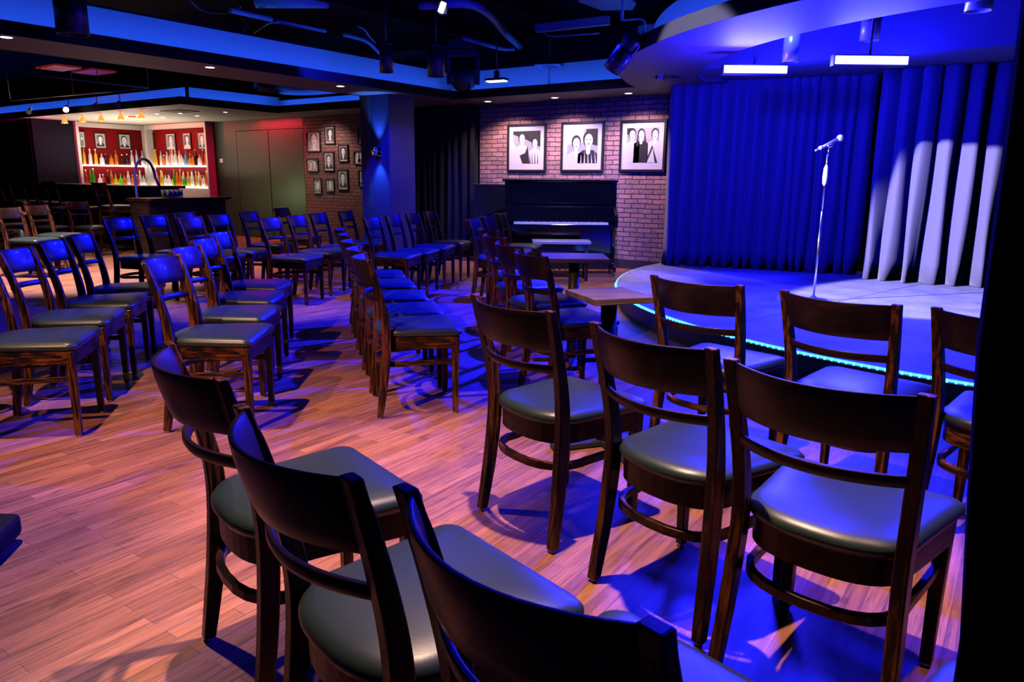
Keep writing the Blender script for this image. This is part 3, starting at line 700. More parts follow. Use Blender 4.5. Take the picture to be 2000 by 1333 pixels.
t = empty('equipment_cabinet', ((a.x+b.x)/2, 9.25, 0)); tag(t, 'plain black box cabinet standing left of the piano', 'cabinet')
hw = (b.x-a.x)/2
bm = bmesh.new(); box(bm, -hw, hw, -.2, .2, .0, 1.15); newobj('body', bm, M_blackmetal, t, bevel=.01)
bm = bmesh.new(); box(bm, -hw-.01, hw+.01, -.21, .21, 1.15, 1.175); newobj('top', bm, mat('cabinet_top', (.06, .05, .06), .4), t, bevel=.004)

# ---------------------------------------------------------------- bar
XB = -17.38
t = empty('bar_cabinet', (XB, WY, 0)); tag(t, 'bottle shelving unit with cream frame at the left, red inside and lit shelves', 'shelf unit', 'back bar shelf units')
M_cream = mat('cream_frame', (.55, .48, .4), .5)
z0_, z1_ = .8, 2.37
def bar_unit(name, label, L0, L1, axis):
    t = empty(name, (XB, WY, 0)); tag(t, label, 'shelf unit', 'back bar shelf units')
    def bx(bm, u0, u1, v0, v1, za, zb):     # u along the run, v toward room
        if axis == 'y': box(bm, v0, v1, -u1, -u0, za, zb)
        else: box(bm, u0, u1, -v1, -v0, za, zb)
    D = .2
    bm = bmesh.new(); bx(bm, L0, L1, 0.0, .02, z0_, z1_); newobj('back_panel', bm, M_redwall, t)
    bm = bmesh.new(); bx(bm, L0, L1, .02, D, z1_-.10, z1_); bx(bm, L0, L0+.06, .02, D, z0_, z1_-.1); bx(bm, L1-.06, L1, .02, D, z0_, z1_-.1); newobj('frame', bm, M_cream, t, bevel=.004)
    for z in (1.02, 1.47):
        bm = bmesh.new(); bx(bm, L0+.06, L1-.06, .021, D-.01, z-.03, z); newobj('shelf', bm, M_shelf, t)
    bm = bmesh.new(); bx(bm, L0+.06, L1-.06, .02, D-.02, .3, .985); newobj('base_cabinet', bm, M_cream, t)
    return t
bpy.data.objects.remove(t)
bar_unit('bar_cabinet', 'left bottle shelf unit with cream frame, red back and glowing shelves', .02, 1.62, 'y')
bar_unit('bar_cabinet', 'right bottle shelf unit with cream frame and glowing shelves, next to the grey panel', .36, 2.76, 'x')
bm = bmesh.new(); box(bm, XB, XB+.12, 7.25, 8.06, 0, ZS-.001); struct('wall_bar_end', bm, mat('navy_wall', (.006, .005, .012), .7, spec=.1))
bm = bmesh.new(); box(bm, XB-.05, XB-.001, 7.25, WY, 0, ZS); struct('wall_bar_side', bm, M_dkwall)
# portraits in the bar
for k, (a, b, c_, d, lb) in enumerate([(150, 256, 168, 290, 'suited person, leftmost in the left bar shelf unit'), (182, 259, 208, 291, 'pale faded face, middle of the left bar shelf unit'), (229, 261, 256, 293, 'dark-haired young face, right in the left bar shelf unit')]):
    picture(a, b, c_, d, 0, 'framed photo of a '+lb, 0, 60+k, .05, plane='x', X=XB+.022, group='framed photos in the bar')
for k, (a, b, c_, d, lb) in enumerate([(288, 262, 304, 292, 'round face, leftmost in the right bar shelf unit'), (323.5, 261, 346, 294, 'moustached face, second in the right bar shelf unit'), (357, 260, 376, 293, 'long-haired face, third in the right bar shelf unit'), (386, 259, 405, 292, 'figure with a red reflection, rightmost in the right bar shelf unit')]):
    picture(a, b, c_, d, WY-.022, 'framed photo of a '+lb, 0, 70+k, .05, group='framed photos in the bar')
# bottles
BC = {'clear': (.85, .8, .78), 'amber': (.75, .25, .03), 'green': (.08, .4, .03), 'yellow': (.8, .55, .05), 'dark': (.06, .02, .02), 'red': (.6, .04, .03), 'white': (.9, .88, .85), 'pink': (.85, .4, .35), 'blue': (.15, .4, .6), 'bright green': (.2, .75, .05)}
bm_mats = {}
for k, c in BC.items():
    m = mat('bottle_'+k.replace(' ', '_'), c, .15); bsdf(m).inputs['Transmission Weight'].default_value = 0
    nt = m.node_tree; tr = N(m, 'ShaderNodeBsdfTranslucent'); tr.inputs[0].default_value = (*c, 1); ms = N(m, 'ShaderNodeMixShader'); ms.inputs[0].default_value = .55
    L(m, bsdf(m).outputs[0], ms.inputs[1]); L(m, tr.outputs[0], ms.inputs[2]); L(m, ms.outputs[0], nt.nodes['Material Output'].inputs['Surface'])
    bm_mats[k] = m
shapes = {'tall': [(.034, 0), (.036, .01), (.036, .19), (.03, .215), (.014, .25), (.013, .31)], 'slim': [(.027, 0), (.028, .01), (.028, .2), (.02, .24), (.012, .27), (.012, .34)],
          'squat': [(.045, 0), (.047, .01), (.047, .12), (.035, .155), (.014, .175), (.014, .215)], 'round': [(.038, 0), (.05, .03), (.052, .08), (.035, .14), (.014, .17), (.013, .23)]}
bmesh_cache = {}
capm = {k: mat('cap_'+k, c, .4) for k, c in dict(black=(.02, .02, .02), red=(.5, .03, .02), gold=(.6, .35, .05), white=(.8, .8, .8), blue=(.1, .1, .5)).items()}
def bottle(x, y, z, shape, colour, cap, label, group):
    k = (shape, colour)
    if k not in bmesh_cache:
        bm = bmesh.new(); lathe(bm, shapes[shape], 12); o = newobj('bottle', bm, bm_mats[colour]); bmesh_cache[k] = o.data; 
    else:
        o = bpy.data.objects.new('bottle', bmesh_cache[k]); COL.objects.link(o)
    o.location = (x, y, z); tag(o, label, 'bottle', group)
    ck = ('cap', shape, cap)
    if ck not in bmesh_cache:
        bm = bmesh.new(); h = shapes[shape][-1][1]; cyl(bm, (0, 0, h), (0, 0, h+.03), .015, n=10); c = newobj('cap', bm, capm[cap]); bmesh_cache[ck] = c.data
    else:
        c = bpy.data.objects.new('cap', bmesh_cache[ck]); COL.objects.link(c)
    c.parent = o
NUM = ['first', 'second', 'third', 'fourth', 'fifth', 'sixth', 'seventh', 'eighth', 'ninth', 'tenth', 'eleventh', 'twelfth', 'thirteenth', 'fourteenth', 'fifteenth', 'sixteenth', 'seventeenth', 'eighteenth', 'nineteenth', 'twentieth', 'twenty-first', 'twenty-second', 'twenty-third', 'twenty-fourth', 'twenty-fifth']
LU = 'yellow:slim clear:tall yellow:tall clear:squat dark:squat amber:squat amber:tall dark:squat dark:round clear:tall white:slim clear:tall'.split()
LLo = 'red:tall green:slim green:slim clear:squat red:squat dark:tall amber:tall yellow:round bright_green:round amber:squat clear:tall amber:squat red:squat clear:tall clear:squat'.split()
RU = 'yellow:tall yellow:slim clear:tall amber:squat clear:tall pink:tall white:tall white:tall white:tall clear:squat blue:tall amber:round amber:squat dark:tall clear:squat red:tall amber:tall'.split()
RLo = 'clear:slim pink:tall yellow:tall yellow:tall clear:squat clear:squat clear:round yellow:squat green:slim amber:tall amber:slim clear:tall green:squat yellow:tall clear:tall white:tall yellow:slim clear:tall amber:squat clear:squat amber:tall amber:slim'.split()
rb = random.Random(3)
def run(spec, axis, u0, u1, z, unit, level):
    for i, s in enumerate(spec):
        c, sh = s.split(':'); c = c.replace('_', ' '); u = u0+(u1-u0)*(i+.5)/len(spec)+rb.uniform(-.012, .012); v = rb.uniform(.075, .135)
        cap = rb.choice(list(capm)); x, y = (XB+v, WY-u) if axis == 'y' else (XB+u, WY-v)
        n = (len(spec)-i-1) if axis == 'y' else i
        bottle(x, y, z, sh, c, cap, f'{c} {sh} bottle, {NUM[n]} from left, {level} shelf of {unit} bar unit', f'bottles on the {level} shelf of the {unit} bar unit')
run(LU[::-1], 'y', .1, 1.52, 1.47, 'left', 'upper'); run(LLo[::-1], 'y', .1, 1.52, 1.02, 'left', 'lower')
run(RU, 'x', .46, 2.68, 1.47, 'right', 'upper'); run(RLo, 'x', .46, 2.68, 1.02, 'right', 'lower')
# counters
t = empty('bar_counter', (-14.8, 7.2, 0)); tag(t, 'long dark wooden high bar counter in front of the bottle shelves', 'counter')
bm = bmesh.new(); box(bm, -2.4, 2.35, -.25, .3, .0, 1.03); newobj('body', bm, M_bar, t, bevel=.004)
bm = bmesh.new(); box(bm, -2.42, 2.45, -.33, .36, 1.03, 1.075); newobj('top', bm, M_bar, t, bevel=.008)
a = atz(298, 388, .92); b = atz(450, 384.5, .92); 
an = math.atan2(b.y-a.y, b.x-a.x); ln = (b-a).length
t = empty('service_counter', (a.x, a.y, 0), an); tag(t, 'lower dark wooden service counter with moulded edge, holding drinking glasses', 'counter')
bm = bmesh.new(); box(bm, -.05, ln-.08, .04, .42, 0, .87); newobj('body', bm, M_bar, t, bevel=.004)
bm = bmesh.new(); box(bm, -.07, ln, -.03, .48, .89, .92); box(bm, -.07, ln-.03, .0, .45, .87, .89); newobj('top', bm, M_bar, t, bevel=.006)
M_glass = mat('clear_glass', (.9, .92, .95), .08); bsdf(M_glass).inputs['Transmission Weight'].default_value = .85
dr = (b-a).normalized(); nr = Vector((-dr.y, dr.x, 0)); gi = 0
gdata = None
for i in range(4):
    for j in range(2):
        px_ = 344+i*8; c = a+dr*((px_-298)/152*ln)+nr*(.2+.1*j)
        if gdata is None:
            bm = bmesh.new(); lathe(bm, [(.026, 0), (.034, .12), (.032, .12), (.024, .008)], 14); o = newobj('drinking_glass', bm, M_glass); gdata = o.data
        else: o = bpy.data.objects.new('drinking_glass', gdata); COL.objects.link(o)
        o.location = (c.x, c.y, .92)
        tag(o, 'clear glass on the service counter, %s from the left in the %s row' % (NUM[i], 'back' if j else 'front'), 'glass', 'drinking glasses on the service counter')
# drink rail hoop: bent tube over the high counter
pL = aty(264, 350, 6.80); pR = aty(301, 350, 6.80); cz = aty(280, 346, 6.8).z; r_ = (pR.x-pL.x)/2; cxm = (pL.x+pR.x)/2
pts = [(pL.x, 6.8, 0.0), (pL.x, 6.8, .5), (pL.x, 6.8, cz)] + [(cxm-r_*math.cos(PI*k/12), 6.8+.02*k/12, cz+r_*math.sin(PI*k/12)) for k in range(1, 12)] + [(pR.x, 6.82, cz), (pR.x, 6.88, 1.077)]
bm = bmesh.new(); tube(bm, pts, .022, 10); o = newobj('bent_handrail', bm, mat('satin_rail', (.5, .45, .7), .4, 0)); tag(o, 'bent metal hoop rail, cane shaped, hooking over the high bar counter', 'handrail')
bm = bmesh.new(); p = aty(433, 314, WY); box(bm, p.x-.055, p.x+.055, WY-.012, WY-.001, p.z-.04, p.z+.04); o = newobj('wall_notice', bm, M_white); tag(o, 'small white square plate on the panel beside the bar shelves', 'sign')
# pendants
for k, px in enumerate([(126, 236), (161, 233), (197.5, 231), (236, 228), (276, 225)]):
    p = aty(px[0], px[1], 7.35); t = empty('pendant_lamp', (p.x, p.y, ZS)); tag(t, NUM[k]+' from the left of five small glowing orange pendant lamps over the bar', 'pendant lamp', 'orange pendant lamps over the bar')
    d = p.z-ZS
    bm = bmesh.new(); cyl(bm, (0, 0, d+.04), (0, 0, 0), .006, n=8); newobj('stem', bm, M_redlamp, t)
    bm = bmesh.new(); lathe(bm, [(.022, d+.05), (.03, d+.03), (.06, d-.05), (.056, d-.05), (.02, d+.03)], 16); newobj('shade', bm, M_shade, t)
    bm = bmesh.new(); bmesh.ops.create_uvsphere(bm, u_segments=10, v_segments=8, radius=.034, matrix=Matrix.Translation((0, 0, d-.02))); newobj('bulb', bm, mat('pendant_bulb', (1, .8, .5), .4, emit=(1, .6, .25), es=5), t, smooth=True)
# track over bar seating
t = empty('lighting_track', (0, 0, 0)); tag(t, 'black suspended lighting track in a V above the bar tables', 'lighting track')
ta = atz(80, 148, 2.62); tb = atz(290, 172, 2.62); tcx = atz(20, 196, 2.62)
bm = bmesh.new(); tube(bm, [ta, tb], .015, 6); tube(bm, [tb, tcx], .015, 6)
for p in (ta, tb, tcx, (ta+tb)/2, (tb+tcx)/2): cyl(bm, p, (p.x, p.y, 3.35), .006, n=6)
newobj('rail', bm, mat('track_paint', (.6, .5, .45), .4), t)
for k, f in enumerate([(.25, 213), (.6, 168), (.82, 113), (1.05, 40)]):
    px = f[1]; yy = 172+(290-px)*.09; p = atz(px+20, yy+6, 2.60)
    t = empty('track_spotlight', p); tag(t, ['first', 'second', 'third', 'fourth'][k]+' from the right of the small white track spotlights above the bar tables', 'spotlight', 'track spotlights above the bar tables')
    bm = bmesh.new(); cyl(bm, (0, 0, 0), (0, 0, -.12), .008, n=8); newobj('arm', bm, M_white, t)
    bm = bmesh.new(); cyl(bm, (-.02, -.02, -.12), (.1, -.1, -.19), .022, .045, n=14); newobj('head', bm, M_white, t)
    if k == 2:
        bm = bmesh.new(); bmesh.ops.create_uvsphere(bm, u_segments=12, v_segments=8, radius=.045, matrix=Matrix.Translation((.11, -.11, -.2))); newobj('lens', bm, M_trackbeam, t)
p = atz(150, 137, 3.0); bm = bmesh.new(); box(bm, p.x-.35, p.x+.35, p.y-.5, p.y-.08, 2.99, 3.02); box(bm, p.x-.35, p.x+.35, p.y+.08, p.y+.5, 2.99, 3.02)
t = newobj('ceiling_panel', bm, mat('red_panel', (.4, .03, .02), .5, emit=(1, .06, .04), es=.1)); tag(t, 'dim red square panel on the dark ceiling left of the tan soffit', 'ceiling panel')

# ---------------------------------------------------------------- rigging above
def can(px, py0, py1, wpx, z, label, tilt=None, m=M_blackmetal, group='can spotlights hanging from the ceiling'):
    """cylindrical can; bottom at pixel (px,py1) at height z"""
    p = atz(px, py1, z) if not tilt else tilt
    dist = (p-Vector((0, 0, H))).dot(CF); r = wpx/F*dist/2; h = (py1-py0)/F*dist
    t = empty('can_spotlight', p); tag(t, label, 'spotlight', group)
    bm = bmesh.new(); cyl(bm, (0, 0, .0), (0, 0, h), r, n=24, cap=False); lathe(bm, [(r, h), (r*.8, h+.03), (.01, h+.035)], 24); o = newobj('housing', bm, m, t)
    so = o.modifiers.new('s', 'SOLIDIFY'); so.thickness = .004
    bm = bmesh.new(); cyl(bm, (0, 0, .03), (0, 0, .035), r*.92, n=20); newobj('lens', bm, M_blackmetal, t)
    bm = bmesh.new(); cyl(bm, (0, 0, h+.03), (0, 0, 3.35-p.z), .012, n=8); newobj('stem', bm, M_blackmetal, t)
    return t
can(143, -10, 68, 58, 2.66, 'large black can spotlight in front of the blue cove at top left', tilt=atx(143, 68, -6.9))
can(755, 92, 142, 26, 2.6, 'black can spotlight hanging before the blue cove left of centre', tilt=atx(755, 142, -6.6))
can(852, 95, 148, 34, 2.58, 'rounded black can spotlight in the middle of the dark rigging', tilt=atx(852, 150, -6.0))
M_silver = mat('lilac_can', (.5, .5, .62), .35, .3)
can(1543, 70, 122, 30, 2.36, 'pale cylinder can above the left stage light bar', tilt=aty(1543, 122, 7.0), m=M_silver)
can(1698, 20, 80, 36, 2.5, 'pale cylinder can above the right stage light bar', tilt=aty(1698, 80, 7.0), m=M_silver)
can(1910, -30, 22, 48, 2.6, 'pale cylinder can at the top right corner', tilt=aty(1910, 22, 6.6), m=M_silver)
# stage LED bars
for k, (x0, y0, x1, y1) in enumerate([(1414, 135, 1537, 130), (1631, 117, 1773, 109)]):
    a = aty(x0, y0, 6.7); b = a + RV*((x1-x0)/F*(a-Vector((0, 0, H))).dot(CF)); c = (a+b)/2; hw = (b-a).length/2
    t = empty('led_light_bar', c, rzp+.0); tag(t, ['left', 'right'][k]+' white-blue glowing LED light bar above the stage', 'stage light', 'LED light bars above the stage')
    bm = bmesh.new(); box(bm, -hw-.01, hw+.01, .0, .07, -.045, .045); newobj('housing', bm, M_blackmetal, t, bevel=.004)
    bm = bmesh.new(); box(bm, -hw, hw, -.012, -.001, -.032, .032); newobj('lens', bm, M_ledbar, t)
    bm = bmesh.new(); cyl(bm, (0, .04, .045), (0, .04, 3.35-c.z), .012, n=8); newobj('bracket', bm, M_blackmetal, t)
    ld = bpy.data.lights.new('blue_wash', 'AREA'); ld.shape = 'RECTANGLE'; ld.size = hw*2; ld.size_y = .06; ld.energy = 420; ld.color = (.012, .012, 1)
    lo = bpy.data.objects.new('blue_wash_light', ld); COL.objects.link(lo); lo.location = c - Vector((CF.x, CF.y, 0)).normalized()*.05
    lo.rotation_euler = (Vector((-CF.x*1+(.0), -CF.y, -.55))).to_track_quat('-Z', 'Y').to_euler()
# moving head cluster and small fixtures
p = atz(905, 176, 2.5); dist = (p-Vector((0, 0, H))).dot(CF); s_ = dist/F
t = empty('moving_head_light', p, rzp); tag(t, 'black moving-head stage light hanging at the corner of the blue cove', 'stage light')
bm = bmesh.new(); bmesh.ops.create_uvsphere(bm, u_segments=18, v_segments=12, radius=26*s_, matrix=Matrix.Translation((0, 0, 22*s_))); newobj('head', bm, M_blackmetal, t, smooth=True)
bm = bmesh.new(); box(bm, -32*s_, -24*s_, -.05, .05, 10*s_, 70*s_); box(bm, 24*s_, 32*s_, -.05, .05, 10*s_, 70*s_); box(bm, -32*s_, 32*s_, -.05, .05, 62*s_, 74*s_); newobj('yoke', bm, M_blackmetal, t, bevel=.008)
bm = bmesh.new(); box(bm, -28*s_, 28*s_, -.1, .1, 76*s_, 92*s_); newobj('base', bm, M_blackmetal, t, bevel=.01)
bm = bmesh.new(); cyl(bm, (0, 0, 92*s_), (0, 0, 3.35-p.z), .02, n=8); newobj('stem', bm, M_blackmetal, t)
p = aty(970, 158, 8.0); t = empty('led_panel_light', p, rzp-.5); tag(t, 'small white glowing LED panel light beside the moving-head light', 'stage light')
bm = bmesh.new(); box(bm, -.13, .13, -.05, .05, -.012, .0); o = newobj('lens', bm, M_ledwhite, t)
bm = bmesh.new(); box(bm, -.14, .14, -.06, .06, .001, .03); box(bm, -.03, .03, -.02, .02, .03, .12); cyl(bm, (0, 0, .1), (0, 0, 3.35-p.z), .01, n=8); newobj('housing', bm, M_blackmetal, t)
p = atz(864, 15, 2.9); t = empty('small_floodlight', p, rzp); tag(t, 'small bright white flood lamp in the dark rigging at the top centre', 'stage light')
s2 = (p-Vector((0, 0, H))).dot(CF)/F
bm = bmesh.new(); cyl(bm, (-4*s2, -.01, -9*s2), (3*s2, -.01, 9*s2), 5.5*s2, n=10); newobj('lens', bm, M_ledwhite, t)
bm = bmesh.new(); box(bm, -8*s2, 8*s2, 0.04, .12, -10*s2, 12*s2); cyl(bm, (0, .08, 10*s2), (0, .08, 3.35-p.z), .012, n=8); newobj('housing', bm, M_blackmetal, t)
p = atz(1073, 130, 2.75); t = empty('ceiling_speaker_plate', p, math.radians(20)); tag(t, 'square pale plate with round centre and hanging rod before the back cove', 'ceiling fixture')
bm = bmesh.new(); box(bm, -.17, .17, -.17, .17, 0, .012); newobj('plate', bm, mat('lilac_plate', (.6, .5, .6), .5), t)
bm = bmesh.new(); cyl(bm, (0, 0, -.006), (0, 0, -.001), .11, n=24); newobj('disc', bm, M_grey, t)
bm = bmesh.new(); cyl(bm, (0, 0, -.006), (0, 0, -.28), .009, n=8); cyl(bm, (0, 0, -.17), (0, 0, -.28), .014, .006, n=8); newobj('rod', bm, M_chrome, t)
bm = bmesh.new(); cyl(bm, (0, 0, .012), (0, 0, 3.35-p.z), .012, n=8); newobj('hanger', bm, M_blackmetal, t)
# tilted can near round soffit
p0 = aty(1195, 138, 6.2); p1 = aty(1222, 98, 6.2)
t = empty('profile_spotlight', (0, 0, 0)); tag(t, 'tilted black profile spotlight in front of the round soffit', 'spotlight')
bm = bmesh.new(); cyl(bm, p0, p1, .085, n=22); newobj('barrel', bm, mat('satin_black', (.05, .05, .06), .3), t)
p2 = aty(1215, 40, 6.2)
bm = bmesh.new(); cyl(bm, p1, p1+(p1-p0)*.8, .07, .09, n=18); newobj('lamp_house', bm, M_blackmetal, t)
bm = bmesh.new(); tube(bm, smooth_pts([p0+(p1-p0)*.6+Vector((.09, 0, 0)), p1+Vector((.13, 0, .03)), p1+(p1-p0)*.9+Vector((.05, 0, .08)), p2], 4), .009, 6); cyl(bm, p2, (p2.x, p2.y, 3.35), .015, n=8); newobj('yoke', bm, M_pipe, t)
p0 = aty(1306, 130, 8.0); t = empty('can_spotlight', p0, rzp); tag(t, 'round black spotlight with pale rim where the round soffit meets the curtain', 'spotlight')
bm = bmesh.new(); cyl(bm, (-.12, -.06, -.02), (.14, .05, .03), .13, .14, n=24); newobj('housing', bm, M_blackmetal, t)
bm = bmesh.new()
for k in range(3): tube(bm, [Vector((-.13+.02*k, -.07, -.02))+Vector((0, .13*math.cos(q*PI/8), .13*math.sin(q*PI/8))) for q in range(17)], .006, 5)
newobj('rim', bm, M_silver, t)
bm = bmesh.new(); cyl(bm, (0, 0, .13), (0, 0, ZS+.0-p0.z+.5), .01, n=6); newobj('stem', bm, M_blackmetal, t)
# pipes, ducts, conduits, cables
def pipe(pts, z, r, label, name='ceiling_pipe', m=M_pipe, cat='pipe', group='pipes under the ceiling'):
    q = [atz(x, y, zz) for (x, y), zz in zip(pts, z if isinstance(z, (list, tuple)) else [z]*len(pts))]
    bm = bmesh.new(); tube(bm, smooth_pts(q, 6) if len(q) > 2 else q, r, 8); o = newobj(name, bm, m); tag(o, label, cat, group); return o
pipe([(450, 20), (530, 38)], 3.05, .03, 'blue-lit pipe at the top, left part')
pipe([(540, 42), (636, 61)], 3.05, .025, 'blue-lit straight pipe at the top, centre left')
pipe([(670, 67), (715, 80), (742, 104)], [3.05, 2.98, 2.85], .025, 'blue-lit pipe bending down left of the can spotlight')
pipe([(905, 75), (975, 94), (1005, 96)], 3.0, .025, 'blue-lit pipe behind the moving-head light')
pipe([(820, 12), (930, 12), (990, 68), (1018, 93)], 3.1, .045, 'flexible ribbed duct curving over the dark rigging')
pipe([(500, 0), (640, 0)], 3.2, .09, 'broad blue-lit duct at the top edge')
pipe([(370, 0), (398, 22), (440, 26), (470, 14)], 3.1, .008, 'thin loose cable loop at the top left', 'cable', cat='cable', group='loose cables under the ceiling')
pipe([(465, 30), (481, 45), (478, 58), (466, 69)], [3.34, 3.1, 3.0, 2.95], .008, 'thin loose cable hook near the top left', 'cable', cat='cable', group='loose cables under the ceiling')
pipe([(497, 64), (515, 52), (528, 45), (545, 44)], 2.95, .008, 'thin loose cable hanging from the straight pipe', 'cable', cat='cable', group='loose cables under the ceiling')
pipe([(700, 52), (712, 58), (722, 72), (733, 84)], 3.0, .01, 'thin tangled cable above the can spotlight', 'cable', cat='cable', group='loose cables under the ceiling')
pipe([(800, 132), (815, 140), (832, 139)], 2.8, .006, 'thin cable drooping across the blue cove', 'cable', cat='cable', group='loose cables under the ceiling')
bm = bmesh.new()
q = [atz(x, y, 3.0) for x, y in ((1047, 56), (1190, 40))]; n_ = Vector((0, 0, .045))
for a, b in ((q[0], q[1]),):
    d = (b-a).normalized(); w_ = Vector((d.y, -d.x, 0))*.03
    sweep_rect(bm, [[a-w_-n_, a+w_-n_, a+w_+n_, a-w_+n_], [b-w_-n_, b+w_-n_, b+w_+n_, b-w_+n_]])
o = newobj('steel_channel', bm, mat('lilac_steel', (.35, .3, .38), .5)); tag(o, 'lilac-lit steel channel across the dark ceiling right of centre', 'channel')
pipe([(1062, 64), (1082, 71), (1170, 65)], 2.95, .01, 'thin conduit below the lilac steel channel')
p_ = [atz(x, y, 3.2) for x, y in ((1130, 0), (1175, 17), (1235, 16), (1243, 4), (1215, -20), (1130, -20))]
bm = bmesh.new(); prism(bm, [(v.x, v.y) for v in p_], 3.18, 3.34); o = newobj('air_duct', bm, mat('duct_metal', (.4, .38, .45), .5)); tag(o, 'blue-violet lit air duct at the top edge right of centre', 'duct')
pipe([(500, 168), (590, 176), (700, 168)], 2.75, .09, 'round insulated duct beyond the tan soffit near the bar', 'ceiling_duct', mat('duct_wrap', (.4, .38, .4), .5), 'duct', None)
# rafters in the dark ceiling
for i in range(5):
    bm = bmesh.new(); box(bm, -6.8+i*1.5, -6.72+i*1.5, -3.9, 8.9, 3.15, 3.349); o = struct('trim_%d' % (20+i), bm, M_ceil)

# ---------------------------------------------------------------- lights
def spot(name, loc, target, energy, color, size, blend=.3, r=.05):
    ld = bpy.data.lights.new(name, 'SPOT'); ld.energy = energy; ld.color = color; ld.spot_size = math.radians(size); ld.spot_blend = blend; ld.shadow_soft_size = r
    o = bpy.data.objects.new(name, ld); COL.objects.link(o); o.location = loc
    o.rotation_euler = (Vector(target)-Vector(loc)).to_track_quat('-Z', 'Y').to_euler(); return o
def area(name, loc, target, energy, color, sx, sy):
    ld = bpy.data.lights.new(name, 'AREA'); ld.shape = 'RECTANGLE'; ld.size = sx; ld.size_y = sy; ld.energy = energy; ld.color = color
    o = bpy.data.objects.new(name, ld); COL.objects.link(o); o.location = loc
    o.rotation_euler = (Vector(target)-Vector(loc)).to_track_quat('-Z', 'Y').to_euler(); return o
WARM = (1, .64, .46)
spot('warm_downlight', (-1.25, 1.75, 3.2), (-1.15, 2.0, 0), 800, WARM, 60, .45, .03)
spot('warm_downlight', (-3.5, 1.35, 3.2), (-3.3, 1.4, 0), 440, WARM, 70, .5, .03)
spot('warm_downlight', (-5.9, 4.2, 3.2), (-6.3, 4.7, 0), 300, WARM, 48, .6, .03)
spot('warm_downlight', (-9.4, 3.6, 2.9), (-9.8, 4.6, 0), 1500, (1, .85, .8), 75, .6, .03)
spot('warm_downlight', (-10.8, 5.0, 2.9), (-10.8, 5.6, 0), 200, WARM, 90, .6, .03)
spot('warm_downlight', (-7.8, 5.2, 2.36), (-7.9, 5.6, 0), 60, WARM, 90, .6, .03)
spot('warm_side_fill', (-2.3, -.9, 2.9), (-3.35, 2.7, .3), 720, (1, .5, .26), 42, .6, .03)  # added fill from the camera side to warm the chair aprons
spot('warm_downlight', (.25, 2.0, 3.1), (.1, 2.0, 0), 120, (1, .5, .28), 40, .4, .03)
for x in (-6.75, -5.75, -4.62):
    spot('picture_downlight', (x, 9.12, 2.36), (x, 9.5, 0), 90, (1, .68, .8), 130, .6, .03)
spot('floor_downlight', (-4.0, 6.7, 3.0), (-3.9, 6.9, 0), 190, (1, .75, .8), 50, .3, .03)
spot('stage_spotlight', (-4.6, 2.9, 3.1), (-.42, 8.1, .72), 9000, (.6, .55, 1), 24, .2, .03)
BL = (.004, .006, 1)
spot('blue_wash', (-3.4, 6.6, 3.1), (-4.9, 4.7, .3), 8500, BL, 88, .6, .06)
spot('blue_wash', (.6, 5.2, 3.0), (-.8, 2.4, .2), 1000, BL, 110, .6, .06)
spot('blue_stage_wash', (-2.0, 6.6, 3.1), (-2.1, 6.7, .2), 3200, BL, 80, .7, .06)
spot('blue_wash', (-1.0, 4.0, 3.2), (-1.0, 3.0, 0), 450, BL, 100, .6, .06)
spot('curtain_fill', (-2.3, 5.6, 2.25), (-2.5, 9.1, 1.2), 480, BL, 75, .7, .04)  # added blue fill, replaces bounced light on the curtain
spot('header_fill', (-1.6, 6.9, 2.45), (-1.6, 8.1, 2.7), 90, BL, 150, .5, .04)  # added fill that turns the header face blue
for x in (-2.2, -1.25):
    q = bpy.data.lights.new('bar_spill_fill', 'POINT'); q.energy = 28; q.color = BL; q.shadow_soft_size = .08  # added point lamps imitating spill around the LED light bars
    o = bpy.data.objects.new('bar_spill_fill', q); COL.objects.link(o); o.location = (x, 7.9, 2.25)
spot('side_fill', (-3.2, 7.2, 2.9), (-6.2, 7.0, .5), 1600, BL, 60, .6, .05)  # added blue fill for the chair rows by pillar and piano
q = bpy.data.lights.new('rig_fill', 'POINT'); q.energy = 70; q.color = BL; q.shadow_soft_size = .1  # added unseen lamp to brighten pipes and cables
o = bpy.data.objects.new('rig_fill', q); COL.objects.link(o); o.location = (-4.3, 5.2, 2.55)
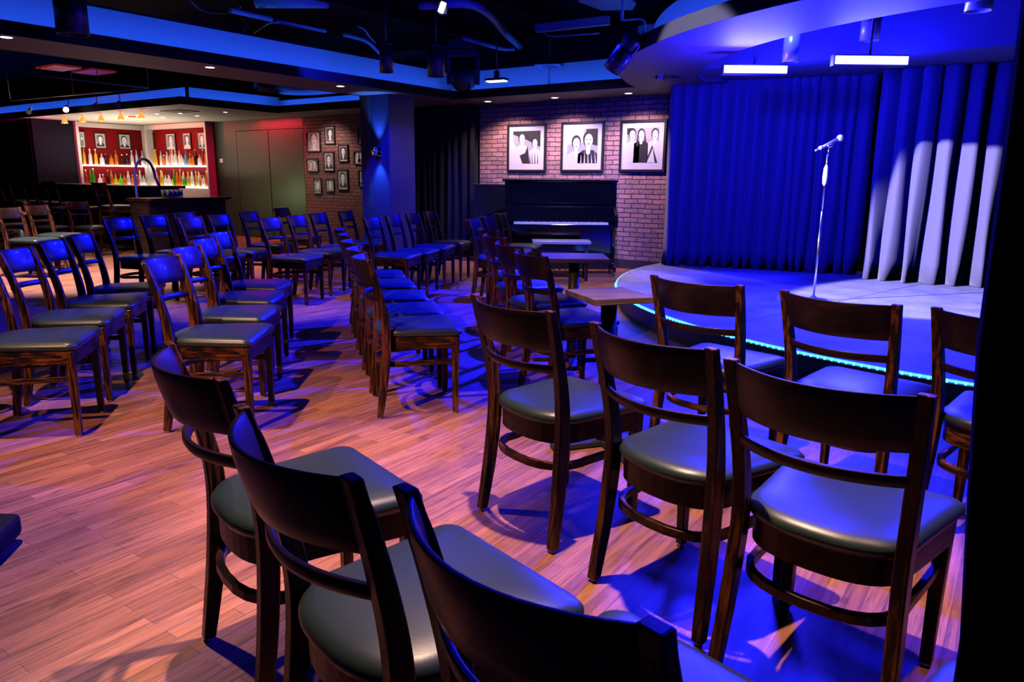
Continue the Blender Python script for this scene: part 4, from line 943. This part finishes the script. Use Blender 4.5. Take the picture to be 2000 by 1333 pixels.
p = bpy.data.lights.new('bar_glow_fill', 'POINT'); p.energy = 170; p.color = (.02, .01, 1); p.shadow_soft_size = .1  # added unseen lamp for blue glow on round soffit and curtain
o = bpy.data.objects.new('bar_glow_fill', p); COL.objects.link(o); o.location = (-2.3, 6.7, 2.0)
# pillar sconce beams
spot('sconce_beam', (sx_.x, PY0-.1, sx_.z+.04), (sx_.x, PY0-.03, 2.4), 110, (.05, .2, 1), 60, .8, .02)
spot('sconce_beam', (sx_.x, PY0-.1, sx_.z-.04), (sx_.x, PY0-.03, .9), 110, (.05, .2, 1), 60, .8, .02)
spot('pillar_wash', (-6.8, 5.6, 2.9), (-7.8, 7.8, 1.2), 1100, (.01, .015, 1), 45, .7, .04)
# bar
area('bar_light', (-15.8, 8.4, 2.33), (-15.8, 8.7, 0), 38, (1, .8, .62), 2.2, 1.2)
area('bar_ceiling_bounce', (-15.6, 8.3, 1.2), (-15.6, 8.3, 3), 60, (1, .85, .68), 2.2, .8)
for x in (-16.6, -15.7): spot('red_glow', (x, 8.9, 2.33), (x+.6, 9.7, 1.7), 26, (1, .03, .03), 120, .8, .03)
area('red_glow', (-12.7, 9.42, 2.35), (-12.7, 9.62, 0), 34, (1, .01, .05), 1.3, .1)
spot('panel_glow', (-13.4, 8.2, .9), (-12.7, 9.7, .95), 34, (.8, 1, .5), 100, .9, .05)
spot('brick_wash', (-10.9, 8.9, 2.33), (-10.9, 9.7, 1.2), 50, (1, .7, .68), 100, .7, .04)
spot('piano_fill', (-3.4, 6.4, 3.0), (-5.3, 8.9, .9), 900, (.25, .25, 1), 50, .6, .06)  # added fill to brighten the piano keys and bench
spot('magenta_glow', (-16.2, 7.0, 2.2), (-17.3, 7.6, 2.1), 60, (1, .02, .3), 110, .9, .05)

spot('rail_fill', (-11.2, 5.6, 2.2), (-13.4, 6.8, .9), 80, (.3, .22, 1), 40, .6, .04)  # added fill aimed at the bent hoop so it shows
for _o in bpy.data.objects:
    if 'label' in _o and not 4 <= len(_o['label'].split()) <= 16: print('LABEL', len(_o['label'].split()), _o['label'])
